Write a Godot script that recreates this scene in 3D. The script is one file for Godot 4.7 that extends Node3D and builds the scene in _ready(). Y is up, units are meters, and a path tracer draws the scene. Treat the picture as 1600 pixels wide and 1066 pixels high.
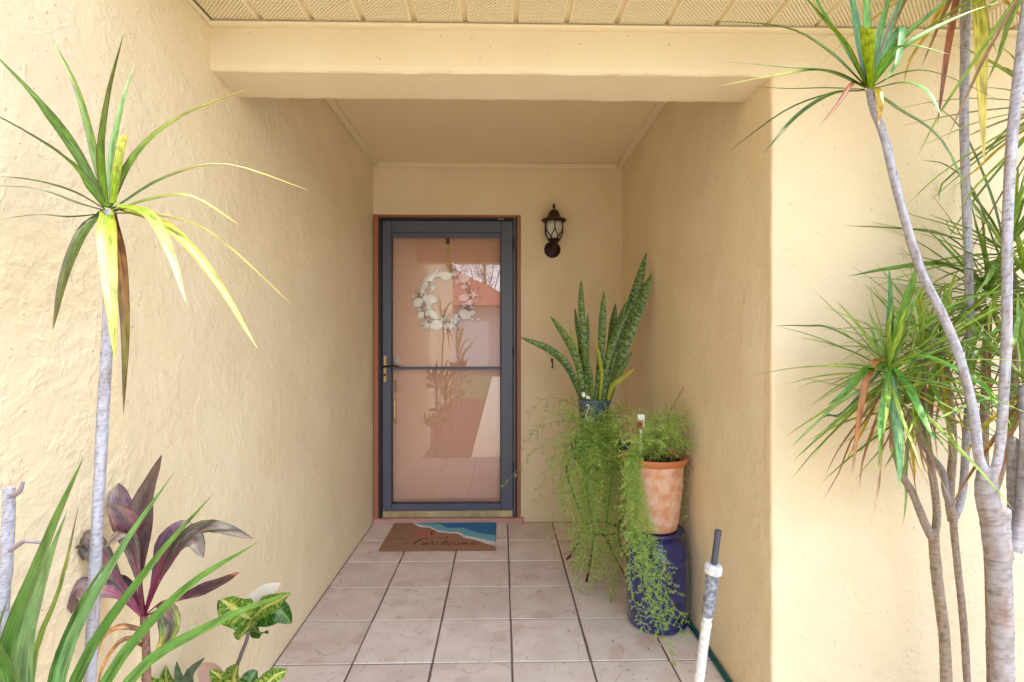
extends Node3D

const F := 811.0                      # focal length of the photograph in its pixels
const YAW := 0.01973                  # the camera looks this much to the right of the porch axis
const EYE := Vector3(0, 1.263, 0)
const BACK := 3.62                    # depth of the door wall
const FRONT := 1.61                   # depth of the beam and of the outer wall
const LEFT := -0.893
const RIGHT := 0.85
const CEIL := 2.50
const SOFFIT := 2.238

var rng := RandomNumberGenerator.new()
var org := Vector3.ZERO
var M := {}
var counts := {}


class MB:
	var v := PackedVector3Array()
	var c := PackedColorArray()
	var uv := PackedVector2Array()
	var ix := PackedInt32Array()
	func vert(p: Vector3, col := Color.WHITE, t := Vector2.ZERO) -> int:
		v.append(p); c.append(col); uv.append(t)
		return v.size() - 1
	func tri(a: int, b: int, d: int) -> void:
		ix.append(a); ix.append(b); ix.append(d)
	func quad(a: int, b: int, d: int, e: int) -> void:
		tri(a, b, d); tri(a, d, e)
	func commit(o: Vector3) -> ArrayMesh:
		var n := PackedVector3Array()
		n.resize(v.size())
		for i in range(0, ix.size(), 3):
			var f := (v[ix[i + 2]] - v[ix[i]]).cross(v[ix[i + 1]] - v[ix[i]])
			n[ix[i]] += f; n[ix[i + 1]] += f; n[ix[i + 2]] += f
		for i in n.size():
			n[i] = n[i].normalized() if n[i].length_squared() > 1e-20 else Vector3.UP
		var p := PackedVector3Array()
		p.resize(v.size())
		for i in v.size():
			p[i] = v[i] - o
		var arr := []
		arr.resize(Mesh.ARRAY_MAX)
		arr[Mesh.ARRAY_VERTEX] = p
		arr[Mesh.ARRAY_NORMAL] = n
		arr[Mesh.ARRAY_COLOR] = c
		arr[Mesh.ARRAY_TEX_UV] = uv
		arr[Mesh.ARRAY_INDEX] = ix
		var m := ArrayMesh.new()
		m.add_surface_from_arrays(Mesh.PRIMITIVE_TRIANGLES, arr)
		return m


# ---------------------------------------------------------------- helpers

func P(px: float, py: float, d: float) -> Vector3:
	# the point at depth d (metres along the porch axis) that a measured pixel of the photograph shows
	var dir := Vector3(sin(YAW), 0, -cos(YAW)) + Vector3(cos(YAW), 0, sin(YAW)) * ((px - 800.0) / F) + Vector3.UP * ((533.0 - py) / F)
	return EYE + dir * (d / -dir.z)

func L(r: float, g: float, b: float) -> Color:   # sRGB 0..255 to the linear value a vertex colour holds
	return Color(r / 255.0, g / 255.0, b / 255.0).srgb_to_linear()

func S(r: float, g: float, b: float) -> Color:
	return Color(r / 255.0, g / 255.0, b / 255.0)

func rr(a: float, b: float) -> float:
	return rng.randf_range(a, b)

func numbered(called: String) -> String:
	counts[called] = counts.get(called, -1) + 1
	return called if counts[called] == 0 else "%s_%03d" % [called, counts[called]]

func tag(o: Node3D, label: String, category: String, group := "", kind := "") -> void:
	if label: o.set_meta("label", label)
	if category: o.set_meta("category", category)
	if group: o.set_meta("group", group)
	if kind: o.set_meta("kind", kind)

func thing(called: String, at: Vector3, label: String, category: String, group := "") -> Node3D:
	var o := Node3D.new()
	o.name = numbered(called)
	o.position = at
	org = at
	tag(o, label, category, group)
	add_child(o)
	return o

func structure(called: String, label: String, category: String, at := Vector3.ZERO) -> Node3D:
	var o := thing(called, at, label, category)
	o.set_meta("kind", "structure")
	return o

func node(called: String, parent: Node3D) -> Node3D:
	var o := Node3D.new()
	o.name = called
	parent.add_child(o, true)
	return o

func obj(called: String, mb: MB, mat: Material, parent: Node3D, label := "") -> MeshInstance3D:
	var o := MeshInstance3D.new()
	o.mesh = mb.commit(org)
	o.material_override = null
	o.mesh.surface_set_material(0, mat)
	o.name = called
	if label: o.set_meta("label", label)
	parent.add_child(o, true)
	return o

func solo(called: String, mb: MB, mat: Material, at: Vector3, label: String, category: String, group := "") -> MeshInstance3D:
	org = at
	var o := obj(numbered(called), mb, mat, self)
	o.position = at
	tag(o, label, category, group)
	return o

func copy(o: Node3D, at: Vector3, turn: float, label: String) -> Node3D:
	var d: Node3D = o.duplicate()
	d.name = numbered(str(o.name).rstrip("0123456789").rstrip("_"))
	d.position = at
	d.rotation.y = turn
	d.set_meta("label", label)
	add_child(d)
	return d

# a box with chamfered edges
func box(mb: MB, lo: Vector3, hi: Vector3, bev := 0.002, col := Color.WHITE, basis := Basis.IDENTITY, at := Vector3.ZERO) -> void:
	var ce := (lo + hi) / 2
	var h := (hi - lo) / 2
	bev = minf(bev, minf(h.x, minf(h.y, h.z)) * 0.9)
	var put := func(p: Vector3, n: int) -> int:
		var w := ce + p
		return mb.vert(basis * w + at, col, Vector2(w.z, -w.y) if n == 0 else Vector2(w.x, w.z) if n == 1 else Vector2(w.x, -w.y))
	for ax in 3:
		var u := (ax + 1) % 3
		var w := (ax + 2) % 3
		for s: float in [-1.0, 1.0]:
			var q: Array[int] = []
			for k: Vector2 in [Vector2(-1, -1), Vector2(-1, 1), Vector2(1, 1), Vector2(1, -1)]:
				var p := Vector3.ZERO
				p[ax] = s * h[ax]
				p[u] = k.x * (h[u] - bev)
				p[w] = k.y * (h[w] - bev)
				q.append(put.call(p, ax))
			if s > 0: mb.quad(q[0], q[1], q[2], q[3])
			else: mb.quad(q[3], q[2], q[1], q[0])
		for su: float in [-1.0, 1.0]:
			for sw: float in [-1.0, 1.0]:
				var q: Array[int] = []
				for k: Vector2 in [Vector2(-1, 0), Vector2(1, 0), Vector2(1, 1), Vector2(-1, 1)]:
					var p := Vector3.ZERO
					p[ax] = k.x * (h[ax] - bev)
					p[u] = su * (h[u] - (bev if k.y > 0.5 else 0.0))
					p[w] = sw * (h[w] - (0.0 if k.y > 0.5 else bev))
					q.append(put.call(p, u))
				if su * sw > 0: mb.quad(q[0], q[1], q[2], q[3])
				else: mb.quad(q[3], q[2], q[1], q[0])
	for sx: float in [-1.0, 1.0]:
		for sy: float in [-1.0, 1.0]:
			for sz: float in [-1.0, 1.0]:
				var a: int = put.call(Vector3(sx * h.x, sy * (h.y - bev), sz * (h.z - bev)), 2)
				var b: int = put.call(Vector3(sx * (h.x - bev), sy * h.y, sz * (h.z - bev)), 2)
				var d: int = put.call(Vector3(sx * (h.x - bev), sy * (h.y - bev), sz * h.z), 2)
				if sx * sy * sz > 0: mb.tri(a, d, b)
				else: mb.tri(a, b, d)

func bx(called: String, lo: Vector3, hi: Vector3, mat: Material, parent: Node3D, bev := 0.002) -> MeshInstance3D:
	var mb := MB.new()
	box(mb, lo, hi, bev)
	return obj(called, mb, mat, parent)

func smooth_path(pts: Array, n: int) -> PackedVector3Array:
	var out := PackedVector3Array()
	var k := pts.size()
	for i in n + 1:
		var f := float(i) / n * (k - 1)
		var j := mini(int(f), k - 2)
		var t := f - j
		var a: Vector3 = pts[maxi(j - 1, 0)] if j > 0 else pts[0] * 2 - pts[1]
		var b: Vector3 = pts[j]
		var c2: Vector3 = pts[j + 1]
		var d: Vector3 = pts[j + 2] if j + 2 < k else pts[k - 1] * 2 - pts[k - 2]
		out.append(b.cubic_interpolate(c2, a, d, t))
	return out

func ramp(stops: Array, t: float) -> Variant:
	for i in range(1, stops.size()):
		if t <= stops[i][0]:
			var k: float = (t - stops[i - 1][0]) / maxf(stops[i][0] - stops[i - 1][0], 1e-5)
			return lerp(stops[i - 1][1], stops[i][1], clampf(k, 0, 1))
	return stops[stops.size() - 1][1]

# a round tube along pts; rad(t) and col(t, angle) may be callables
func tube(mb: MB, pts: PackedVector3Array, rad: Variant, sides := 8, col: Variant = Color.WHITE, cap := true) -> void:
	var n := pts.size()
	var side := Vector3.ZERO
	var prev := -1
	for i in n:
		var tan_ := (pts[mini(i + 1, n - 1)] - pts[maxi(i - 1, 0)]).normalized()
		if i == 0:
			side = tan_.cross(Vector3(0.3, 0.1, 0.95) if absf(tan_.z) < 0.9 else Vector3.UP).normalized()
		else:
			side = (side - tan_ * side.dot(tan_)).normalized()
		var up := tan_.cross(side)
		var t := float(i) / (n - 1)
		var row := mb.v.size()
		for k in sides + 1:
			var a := TAU * k / sides
			var r: float = rad.call(t, a) if rad is Callable else rad
			var cc: Color = col.call(t, a) if col is Callable else col
			mb.vert(pts[i] + (side * cos(a) + up * sin(a)) * r, cc, Vector2(float(k) / sides, t))
		if prev >= 0:
			for k in sides:
				mb.quad(prev + k, prev + k + 1, row + k + 1, row + k)
		prev = row
	if cap:
		for e in 2:
			var i := 0 if e == 0 else n - 1
			var first := 0 if e == 0 else prev
			if e == 0: first = prev - (n - 1) * (sides + 1)
			var cc: Color = col.call(float(e), 0.0) if col is Callable else col
			var m := mb.vert(pts[i], cc)
			var ring: Array[int] = []
			for k in sides: ring.append(mb.vert(mb.v[first + k], cc))
			for k in sides:
				if e == 0: mb.tri(m, ring[(k + 1) % sides], ring[k])
				else: mb.tri(m, ring[k], ring[(k + 1) % sides])

func line(mb: MB, a: Vector3, b: Vector3, r: float, sides := 8, col: Variant = Color.WHITE) -> void:
	tube(mb, PackedVector3Array([a, b]), r, sides, col)

# profile of (radius, height) turned round a vertical axis; a profile point given twice makes a sharp edge
func lathe(mb: MB, prof: Array, at: Vector3, sides := 32, col: Variant = Color.WHITE, basis := Basis.IDENTITY) -> void:
	var prev := -1
	for i in prof.size():
		var p: Vector2 = prof[i]
		var row := mb.v.size()
		for k in sides + 1:
			var a := TAU * k / sides
			var q := Vector3(cos(a) * p.x, p.y, sin(a) * p.x)
			mb.vert(at + basis * q, col.call(p, a) if col is Callable else col, Vector2(float(k) / sides, float(i) / prof.size()))
		if prev >= 0 and not prof[i].is_equal_approx(prof[i - 1]):
			for k in sides:
				mb.quad(prev + k, prev + k + 1, row + k + 1, row + k)
		prev = row

func ball(mb: MB, at: Vector3, r: Vector3, col := Color.WHITE, basis := Basis.IDENTITY, n := 10) -> void:
	var first := mb.v.size()
	for i in n + 1:
		var b := PI * i / n
		for k in 2 * n + 1:
			var a := PI * k / n
			mb.vert(at + basis * Vector3(sin(b) * cos(a) * r.x, cos(b) * r.y, sin(b) * sin(a) * r.z), col)
	for i in n:
		for k in 2 * n:
			var q := first + i * (2 * n + 1) + k
			mb.quad(q + 2 * n + 1, q + 2 * n + 2, q + 1, q)

# one leaf blade along pts. form: 0 strap, 1 stalked lance, 2 oval, 3 sword. cols: ramp of colours along it.
func blade(pts: Array, w: float, cols: Array, opt := {}) -> MB:
	var mb := MB.new()
	var form: int = opt.get("form", 0)
	var segs: int = opt.get("segs", 10)
	var fold: float = opt.get("fold", 0.22)
	var edge: Variant = opt.get("edge", null)
	var mid: Variant = opt.get("mid", null)
	var hint: Vector3 = opt.get("hint", Vector3(0, 0.75, 0.55))
	var wave: float = opt.get("wave", 0.0)
	var thick: float = opt.get("thick", 0.0)
	var p := smooth_path(pts, segs)
	var ph := rr(0, TAU)
	var side := Vector3.ZERO
	var prev := -1
	for i in segs + 1:
		var t := float(i) / segs
		var tg := (p[mini(i + 1, segs)] - p[maxi(i - 1, 0)]).normalized()
		var s := tg.cross(hint)
		if s.length() < 0.25: s = s + side * 0.5 + Vector3(0.2, 0, 0.02)
		s = (s - tg * s.dot(tg)).normalized()
		if i > 0 and s.dot(side) < 0: s = -s
		if i > 0: s = (s + side * 0.8).normalized()
		side = s
		var nn := s.cross(tg).normalized()
		var f := 1.0
		match form:
			0: f = (0.62 + 0.38 * smoothstep(0.0, 0.35, t)) * pow(1.0 - pow(t, 2.4), 0.85)
			1: f = (0.16 + 0.84 * smoothstep(0.18, 0.55, t)) * pow(maxf(0.0, 1.0 - pow(maxf(0, (t - 0.5) / 0.5), 2.0)), 0.8)
			2: f = pow(sin(PI * pow(clampf(t * 0.96 + 0.03, 0, 1), 0.8)), 0.75)
			3: f = (0.55 + 0.45 * smoothstep(0.0, 0.5, t)) * pow(1.0 - pow(t, 4.5), 0.8)
		if opt.has("blunt"): f = (0.7 + 0.3 * smoothstep(0.0, 0.3, t)) * (1.0 - 0.35 * smoothstep(0.9, 1.0, t))
		f = maxf(f, 0.012)
		var hw := w * 0.5 * f
		var col: Color = ramp(cols, t)
		col = Color(col.r * 1.08, col.g * 1.08, col.b * 1.08)
		var row := mb.v.size()
		for k in 5:
			var x := (k - 2) / 2.0
			var c2 := col
			if absf(x) > 0.9 and edge != null: c2 = edge
			if k == 2 and mid != null: c2 = mid if not mid is Array else ramp(mid, t)
			var xx := x if absf(x) < 0.1 or absf(x) > 0.9 else x * 1.6
			var lift := absf(xx) * fold * hw * 2.0 + sin(t * 17.0 + ph + x * 2.0) * wave * hw * absf(x)
			mb.vert(p[i] + s * xx * hw + nn * lift, c2, Vector2(0.5 + x * 0.5, t))
		if thick > 0.0:
			for k in 5:
				var x := (k - 2) / 2.0
				mb.vert(mb.v[row + k] - nn * thick * (1.0 - x * x) * f, mb.c[row + k], mb.uv[row + k])
		if prev >= 0:
			for k in 4:
				mb.quad(prev + k, prev + k + 1, row + k + 1, row + k)
				if thick > 0.0: mb.quad(row + 5 + k, row + 6 + k, prev + 6 + k, prev + 5 + k)
		prev = row
	return mb

func pix(list: Array, d0: float, dz: float) -> Array:
	var out := []
	for i in list.size():
		var t := float(i) / (list.size() - 1)
		out.append(P(list[i][0], list[i][1], d0 + dz * t))
	return out

func keep(pts: Array) -> Array:      # leaves bend away where they would meet a wall
	var out := []
	for q: Vector3 in pts:
		q.x = maxf(q.x, LEFT + 0.012)
		if q.x > RIGHT - 0.012: q.z = maxf(q.z, -FRONT + 0.014)
		out.append(q)
	return out

# ---------------------------------------------------------------- textures and materials

func mat(r: float, g: float, b: float, rough := 0.7, metal := 0.0) -> StandardMaterial3D:
	var m := StandardMaterial3D.new()
	m.albedo_color = S(r, g, b)
	m.roughness = rough
	m.metallic = metal
	return m

func noise_image(size: int, freq: float, sd: int, oct := 4, kind := FastNoiseLite.TYPE_SIMPLEX_SMOOTH) -> Image:
	var n := FastNoiseLite.new()
	n.seed = sd
	n.noise_type = kind
	n.frequency = freq
	n.fractal_octaves = oct
	return n.get_seamless_image(size, size)

# trowelled stucco: flat smears that end in low cliffs, short ridges left by the trowel, crumbs, pits and grit
func stucco_height(sd: int, strokes: int, upright: float, amp := 1.0) -> ImageTexture:
	var N := 1024
	var a := noise_image(N, 0.004, sd, 3).get_data()
	var b := noise_image(N, 0.03, sd + 1, 3).get_data()
	var g := noise_image(N, 0.16, sd + 2, 2).get_data()
	var w := FastNoiseLite.new()
	w.seed = sd + 3
	w.frequency = 0.007
	w.fractal_octaves = 4
	w.domain_warp_enabled = true
	w.domain_warp_amplitude = 60.0
	w.domain_warp_frequency = 0.01
	var p := w.get_seamless_image(N, N).get_data()
	w.seed = sd + 4
	w.frequency = 0.012
	var q2 := w.get_seamless_image(N, N).get_data()
	var h := PackedFloat32Array()
	h.resize(N * N)
	for i in N * N:
		var cl := smoothstep(124.0, 130.0, p[i]) * 0.13 + smoothstep(168.0, 174.0, p[i]) * 0.12 + smoothstep(160.0, 166.0, q2[i]) * 0.08
		h[i] = a[i] * 0.0022 + b[i] * 0.0009 * amp + g[i] * 0.00022 + cl * amp * (0.5 + b[i] / 255.0)
	var r := RandomNumberGenerator.new()
	r.seed = sd
	var ridge := PackedFloat32Array()
	ridge.resize(N * N)
	for s in strokes:
		var x := r.randf() * N
		var y := r.randf() * N
		var ang := r.randf() * TAU
		if r.randf() < upright: ang = PI / 2 + r.randfn(0, 0.35)
		var bend := r.randfn(0, 0.012)
		var long := r.randf() < 0.06
		var n := int(r.randf_range(5, 34)) if not long else int(r.randf_range(50, 130))
		var A := r.randf_range(0.04, 0.30) * amp * (0.7 if long else 1.0)
		var wide := r.randf_range(0.8, 4.0)
		var steep := r.randf_range(0.7, 1.4)
		for i in n:
			var t := float(i) / n
			ang += bend + r.randfn(0, 0.06)
			x += cos(ang); y += sin(ang)
			var nx := -sin(ang)
			var ny := cos(ang)
			var e := A * pow(sin(PI * t), 0.6) * r.randf_range(0.45, 1.0)
			for k in range(-3, int(wide * 2) + 1):
				var f := exp(-(k * k) / (steep * steep * 1.3)) if k < 0 else exp(-k / wide * 1.3)
				var id := (int(y + ny * k) & 1023) * N + (int(x + nx * k) & 1023)
				if e * f > ridge[id]: ridge[id] = e * f
	for s in 420:                                   # crumbs and pits
		var x := r.randi() % N
		var y := r.randi() % N
		var q := r.randi_range(1, 3)
		var e := r.randf_range(-0.25, 0.35)
		for dy in range(-q, q + 1):
			for dx in range(-q, q + 1):
				var id := ((y + dy) & 1023) * N + ((x + dx) & 1023)
				ridge[id] += e * maxf(0, 1.0 - (dx * dx + dy * dy) / (q * q + 0.5))
	for i in N * N:
		h[i] += ridge[i]
	return ImageTexture.create_from_image(Image.create_from_data(N, N, false, Image.FORMAT_RF, h.to_byte_array()))

func two_tone(size: int, freq: float, sd: int, c1: Color, c2: Color, specks := 0, speck := Color.BLACK, contrast := 1.0) -> ImageTexture:
	var a := noise_image(size, freq, sd, 5).get_data()
	var im := Image.create(size, size, false, Image.FORMAT_RGB8)
	for y in size:
		for x in size:
			im.set_pixel(x, y, c1.lerp(c2, clampf((a[y * size + x] / 255.0 - 0.5) * contrast + 0.5, 0, 1)))
	var r := RandomNumberGenerator.new()
	r.seed = sd
	for s in specks:
		var x := r.randi() % size
		var y := r.randi() % size
		var n := r.randi_range(1, 4)
		for k in n:
			var qx := (x + r.randi_range(-1, 1) + size) % size
			var qy := (y + r.randi_range(-1, 1) + size) % size
			im.set_pixel(qx, qy, im.get_pixel(qx, qy).lerp(speck, r.randf_range(0.25, 0.8)))
	return ImageTexture.create_from_image(im)

func flat(m: StandardMaterial3D, metres: float, off := Vector3.ZERO) -> StandardMaterial3D:   # for boxes, whose faces carry metres as texture coordinates
	m.uv1_scale = Vector3.ONE / metres
	m.uv1_offset = off
	return m

func tile_texture() -> ImageTexture:      # pale stone look: cloudy ground, thin slanting veins, a few rust stains
	var N := 1024
	var a := noise_image(N, 0.006, 41, 5).get_data()
	var st := noise_image(N, 0.004, 43, 3).get_data()
	var n := FastNoiseLite.new()
	n.seed = 42
	n.frequency = 0.006
	n.fractal_type = FastNoiseLite.FRACTAL_RIDGED
	n.fractal_octaves = 3
	var v := n.get_seamless_image(N, N)
	v.resize(N, N * 2)
	var g := noise_image(N, 0.2, 44, 2).get_data()
	var im := Image.create(N, N, false, Image.FORMAT_RGB8)
	for y in N:
		for x in N:
			var i := y * N + x
			var c := S(242, 226, 213).lerp(S(229, 210, 197), clampf((a[i] / 255.0 - 0.5) * 1.5 + 0.5, 0, 1))
			var vein := smoothstep(0.80, 0.99, v.get_pixel((x + y) & 1023, (y * 2 + 1024 - x) & 1023).r)
			c = c.lerp(S(156, 134, 122), vein * 0.45)
			c = c.lerp(S(194, 156, 132), smoothstep(0.66, 0.85, st[i] / 255.0) * 0.28)
			c = c.lerp(S(170, 152, 142), (g[i] / 255.0 - 0.3) * 0.14)
			im.set_pixel(x, y, c)
	var r := RandomNumberGenerator.new()
	r.seed = 7
	for k in 60:
		var x := r.randi() % N
		var y := r.randi() % N
		for j in r.randi_range(1, 6): im.set_pixel((x + j * (k % 2)) & 1023, (y + j / 2) & 1023, S(96, 74, 60))
	return ImageTexture.create_from_image(im)

func triplanar(m: StandardMaterial3D, metres: float, off := Vector3.ZERO) -> StandardMaterial3D:
	m.uv1_triplanar = true
	m.uv1_world_triplanar = true
	m.uv1_scale = Vector3.ONE / metres
	m.uv1_offset = off
	m.uv1_triplanar_sharpness = 6.0
	return m

func relief(m: StandardMaterial3D, tex: Texture2D, cm: float) -> StandardMaterial3D:
	m.heightmap_enabled = true
	m.heightmap_texture = tex
	m.heightmap_scale = cm
	return m

func leafy(rough := 0.42, back := 0.35) -> StandardMaterial3D:
	var m := mat(255, 255, 255, rough)
	m.vertex_color_use_as_albedo = true
	m.backlight_enabled = back > 0
	m.backlight = Color(back, back, back * 0.7)
	m.cull_mode = BaseMaterial3D.CULL_DISABLED
	return m

func streak_texture(sd: int, low: float) -> ImageTexture:      # parallel veins and faint blotches along a blade
	var n := FastNoiseLite.new()
	n.seed = sd
	n.frequency = 0.11
	var b := FastNoiseLite.new()
	b.seed = sd + 5
	b.frequency = 0.03
	var im := Image.create(64, 256, false, Image.FORMAT_RGB8)
	for y in 256:
		for x in 64:
			var k := clampf(0.86 + n.get_noise_2d(x * 2.6, y * 0.12) * 0.5 + b.get_noise_2d(x, y) * 0.28, low, 1.0)
			if absi(x - 32) < 2: k = minf(k, 0.8)
			im.set_pixel(x, y, Color(k, k, k * 0.97))
	return ImageTexture.create_from_image(im)

func croton_texture() -> ImageTexture:
	var W := 96
	var H := 192
	var im := Image.create(W, H, false, Image.FORMAT_RGB8)
	var n := FastNoiseLite.new()
	n.seed = 5
	n.frequency = 0.05
	for y in H:
		for x in W:
			var u := absf(x / (W - 1.0) - 0.5) * 2.0
			var v := y / (H - 1.0)
			var q := n.get_noise_2d(x, y)
			var vein := absf(fposmod(v * 11.0 - u * 1.6 + q * 0.35, 1.0) - 0.5) * 2.0
			var c := S(58, 112, 40).lerp(S(92, 138, 44), clampf(q + 0.5, 0, 1))
			c = c.lerp(S(190, 194, 84), smoothstep(0.55, 0.95, vein) * (0.8 - u * 0.4))
			c = c.lerp(S(230, 222, 140), smoothstep(0.16, 0.05, u))
			c = c.lerp(S(206, 204, 104), smoothstep(0.0, 0.4, q) * 0.85)
			im.set_pixel(x, y, c)
	return ImageTexture.create_from_image(im)

func sword_texture(sd: int, pale: Color, dark: Color) -> ImageTexture:
	var W := 64
	var H := 512
	var im := Image.create(W, H, false, Image.FORMAT_RGB8)
	var n := FastNoiseLite.new()
	n.seed = sd
	n.frequency = 0.03
	var n2 := FastNoiseLite.new()
	n2.seed = sd + 9
	n2.frequency = 0.12
	for y in H:
		for x in W:
			var u := absf(x / (W - 1.0) - 0.5) * 2.0
			var v := y / (H - 1.0)
			var q := n.get_noise_2d(x * 0.8, y * 2.6) + 0.55 * n2.get_noise_2d(x * 0.7, y * 1.6)
			var band := sin(v * 150.0 + n.get_noise_2d(x * 1.2, y * 0.6) * 7.0) * 0.35 + q
			var c := pale.lerp(dark, smoothstep(-0.12, 0.3, band))
			c = c.lerp(pale.lerp(S(190, 196, 140), 0.4), smoothstep(0.3, 0.6, -band) * 0.7)
			if u > 0.9: c = c.lerp(S(120, 140, 60), 0.6)
			im.set_pixel(x, y, c)
	return ImageTexture.create_from_image(im)

func draw_stroke(im: Image, pts: Array, w0: float, w1: float, col: Color) -> void:
	# pts in texture units (u, v); a brush that swells and thins
	var W := im.get_width()
	var H := im.get_height()
	for i in pts.size() - 1:
		var a: Vector2 = pts[i] * Vector2(W, H)
		var b: Vector2 = pts[i + 1] * Vector2(W, H)
		var n := int(a.distance_to(b)) + 1
		for k in n + 1:
			var p := a.lerp(b, float(k) / n)
			var t := (i + float(k) / n) / (pts.size() - 1)
			var r := lerpf(w0, w1, sin(PI * t))
			for dy in range(-ceili(r), ceili(r) + 1):
				for dx in range(-ceili(r), ceili(r) + 1):
					if dx * dx + dy * dy <= r * r:
						var x := int(p.x) + dx
						var y := int(p.y) + dy
						if x >= 0 and y >= 0 and x < W and y < H: im.set_pixel(x, y, col)

func arc(cx: float, cy: float, rx: float, ry: float, a0: float, a1: float, n := 10) -> Array:
	var out := []
	for i in n + 1:
		var a := deg_to_rad(lerpf(a0, a1, float(i) / n))
		out.append(Vector2(cx + cos(a) * rx, cy + sin(a) * ry))
	return out

func mat_texture() -> ImageTexture:
	var W := 700
	var H := 460
	var im := Image.create(W, H, false, Image.FORMAT_RGB8)
	var foam := [[0.0, -0.4], [0.173, -0.004], [0.191, 0.047], [0.264, 0.187], [0.367, 0.22], [0.465, 0.403], [0.565, 0.443], [0.648, 0.464], [0.707, 0.598], [0.834, 0.713], [0.893, 0.797], [1.01, 0.92]]
	var white := [[0.0, -0.45], [0.177, -0.05], [0.262, 0.098], [0.361, 0.157], [0.459, 0.325], [0.561, 0.372], [0.66, 0.403], [0.71, 0.524], [0.831, 0.613], [0.904, 0.671], [1.01, 0.784]]
	var aqua := [[0.0, -0.5], [0.23, -0.066], [0.332, 0.013], [0.463, 0.081], [0.536, 0.229], [0.689, 0.229], [0.817, 0.418], [1.005, 0.539]]
	var r := RandomNumberGenerator.new()
	r.seed = 4
	var n := FastNoiseLite.new()
	n.frequency = 0.02
	var star := PackedVector2Array()
	for k in 10:
		var a := TAU * k / 10.0 + 0.35
		var q := 0.235 if k % 2 == 0 else 0.085
		star.append(Vector2(0.345 + cos(a) * q * 0.8, 0.46 + sin(a) * q * 1.15))
	for y in H:
		for x in W:
			var u := x / float(W)
			var v := y / float(H)
			var wob := n.get_noise_2d(x, y) * 0.02
			var c := S(172, 132, 102).lerp(S(140, 104, 82), r.randf() * 0.8)
			c = c.lerp(S(186, 120, 84), clampf(u * 0.7 + wob * 10, 0, 1) * 0.5)
			if Geometry2D.is_point_in_polygon(Vector2(u, v + wob), star): c = c.lerp(S(204, 104, 100), 0.62)
			if v + wob < ramp(foam, u): c = S(232, 226, 226)
			if v + wob < ramp(white, u): c = S(122, 188, 198).lerp(S(96, 164, 186), r.randf() * 0.5)
			if v + wob * 0.6 < ramp(aqua, u): c = S(62, 128, 182).lerp(S(40, 104, 162), r.randf() * 0.6)
			im.set_pixel(x, y, c)
	var ink := S(38, 26, 34)
	draw_stroke(im, [Vector2(0.03, 0.63), Vector2(0.12, 0.634), Vector2(0.22, 0.632)], 1.5, 2.5, S(96, 44, 50))
	draw_stroke(im, [Vector2(0.277, 0.83), Vector2(0.288, 0.742), Vector2(0.32, 0.656), Vector2(0.373, 0.613)], 2.5, 6.0, ink)
	draw_stroke(im, [Vector2(0.36, 0.617), Vector2(0.431, 0.613), Vector2(0.541, 0.627), Vector2(0.557, 0.592), Vector2(0.549, 0.554)], 2.0, 3.0, S(84, 36, 44))
	draw_stroke(im, [Vector2(0.407, 0.35), Vector2(0.396, 0.42), Vector2(0.41, 0.49)], 3.0, 5.0, ink)
	draw_stroke(im, [Vector2(0.213, 0.8), Vector2(0.214, 0.815)], 3.0, 3.0, ink)
	# Welcome, in a slanted brush hand
	draw_stroke(im, [Vector2(0.340, 0.76), Vector2(0.352, 0.75), Vector2(0.350, 0.83), Vector2(0.366, 0.85), Vector2(0.388, 0.76), Vector2(0.385, 0.83), Vector2(0.402, 0.85), Vector2(0.425, 0.77), Vector2(0.437, 0.70)], 2.0, 3.6, ink)
	draw_stroke(im, arc(0.463, 0.805, 0.022, 0.05, 10, -200, 12) + [Vector2(0.446, 0.85), Vector2(0.47, 0.86), Vector2(0.497, 0.82)], 2.0, 3.4, ink)
	draw_stroke(im, [Vector2(0.515, 0.86), Vector2(0.53, 0.79), Vector2(0.556, 0.71), Vector2(0.567, 0.705), Vector2(0.56, 0.75), Vector2(0.535, 0.83), Vector2(0.545, 0.862), Vector2(0.565, 0.84)], 2.0, 3.4, ink)
	draw_stroke(im, arc(0.597, 0.815, 0.022, 0.042, -30, -300, 12), 2.0, 3.6, ink)
	draw_stroke(im, arc(0.652, 0.815, 0.023, 0.042, -80, 290, 14), 2.0, 3.6, ink)
	draw_stroke(im, [Vector2(0.693, 0.855), Vector2(0.703, 0.78), Vector2(0.700, 0.82), Vector2(0.72, 0.778), Vector2(0.727, 0.80), Vector2(0.722, 0.85), Vector2(0.745, 0.782), Vector2(0.752, 0.80), Vector2(0.75, 0.85), Vector2(0.775, 0.84)], 2.0, 3.4, ink)
	draw_stroke(im, arc(0.812, 0.812, 0.024, 0.04, 10, -220, 12) + [Vector2(0.8, 0.855), Vector2(0.825, 0.86), Vector2(0.862, 0.82)], 2.0, 3.6, ink)
	return ImageTexture.create_from_image(im)

func holes_texture() -> ImageTexture:
	var im := Image.create(64, 64, false, Image.FORMAT_RGBA8)
	im.fill(Color(1, 1, 1, 1))
	for y in 64:
		for x in 64:
			for k: Vector2 in [Vector2(0, 0), Vector2(64, 0), Vector2(0, 64), Vector2(64, 64), Vector2(32, 32)]:
				if Vector2(x + 0.5, y + 0.5).distance_to(k) < 10.5: im.set_pixel(x, y, Color(1, 1, 1, 0))
	return ImageTexture.create_from_image(im)

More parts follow.
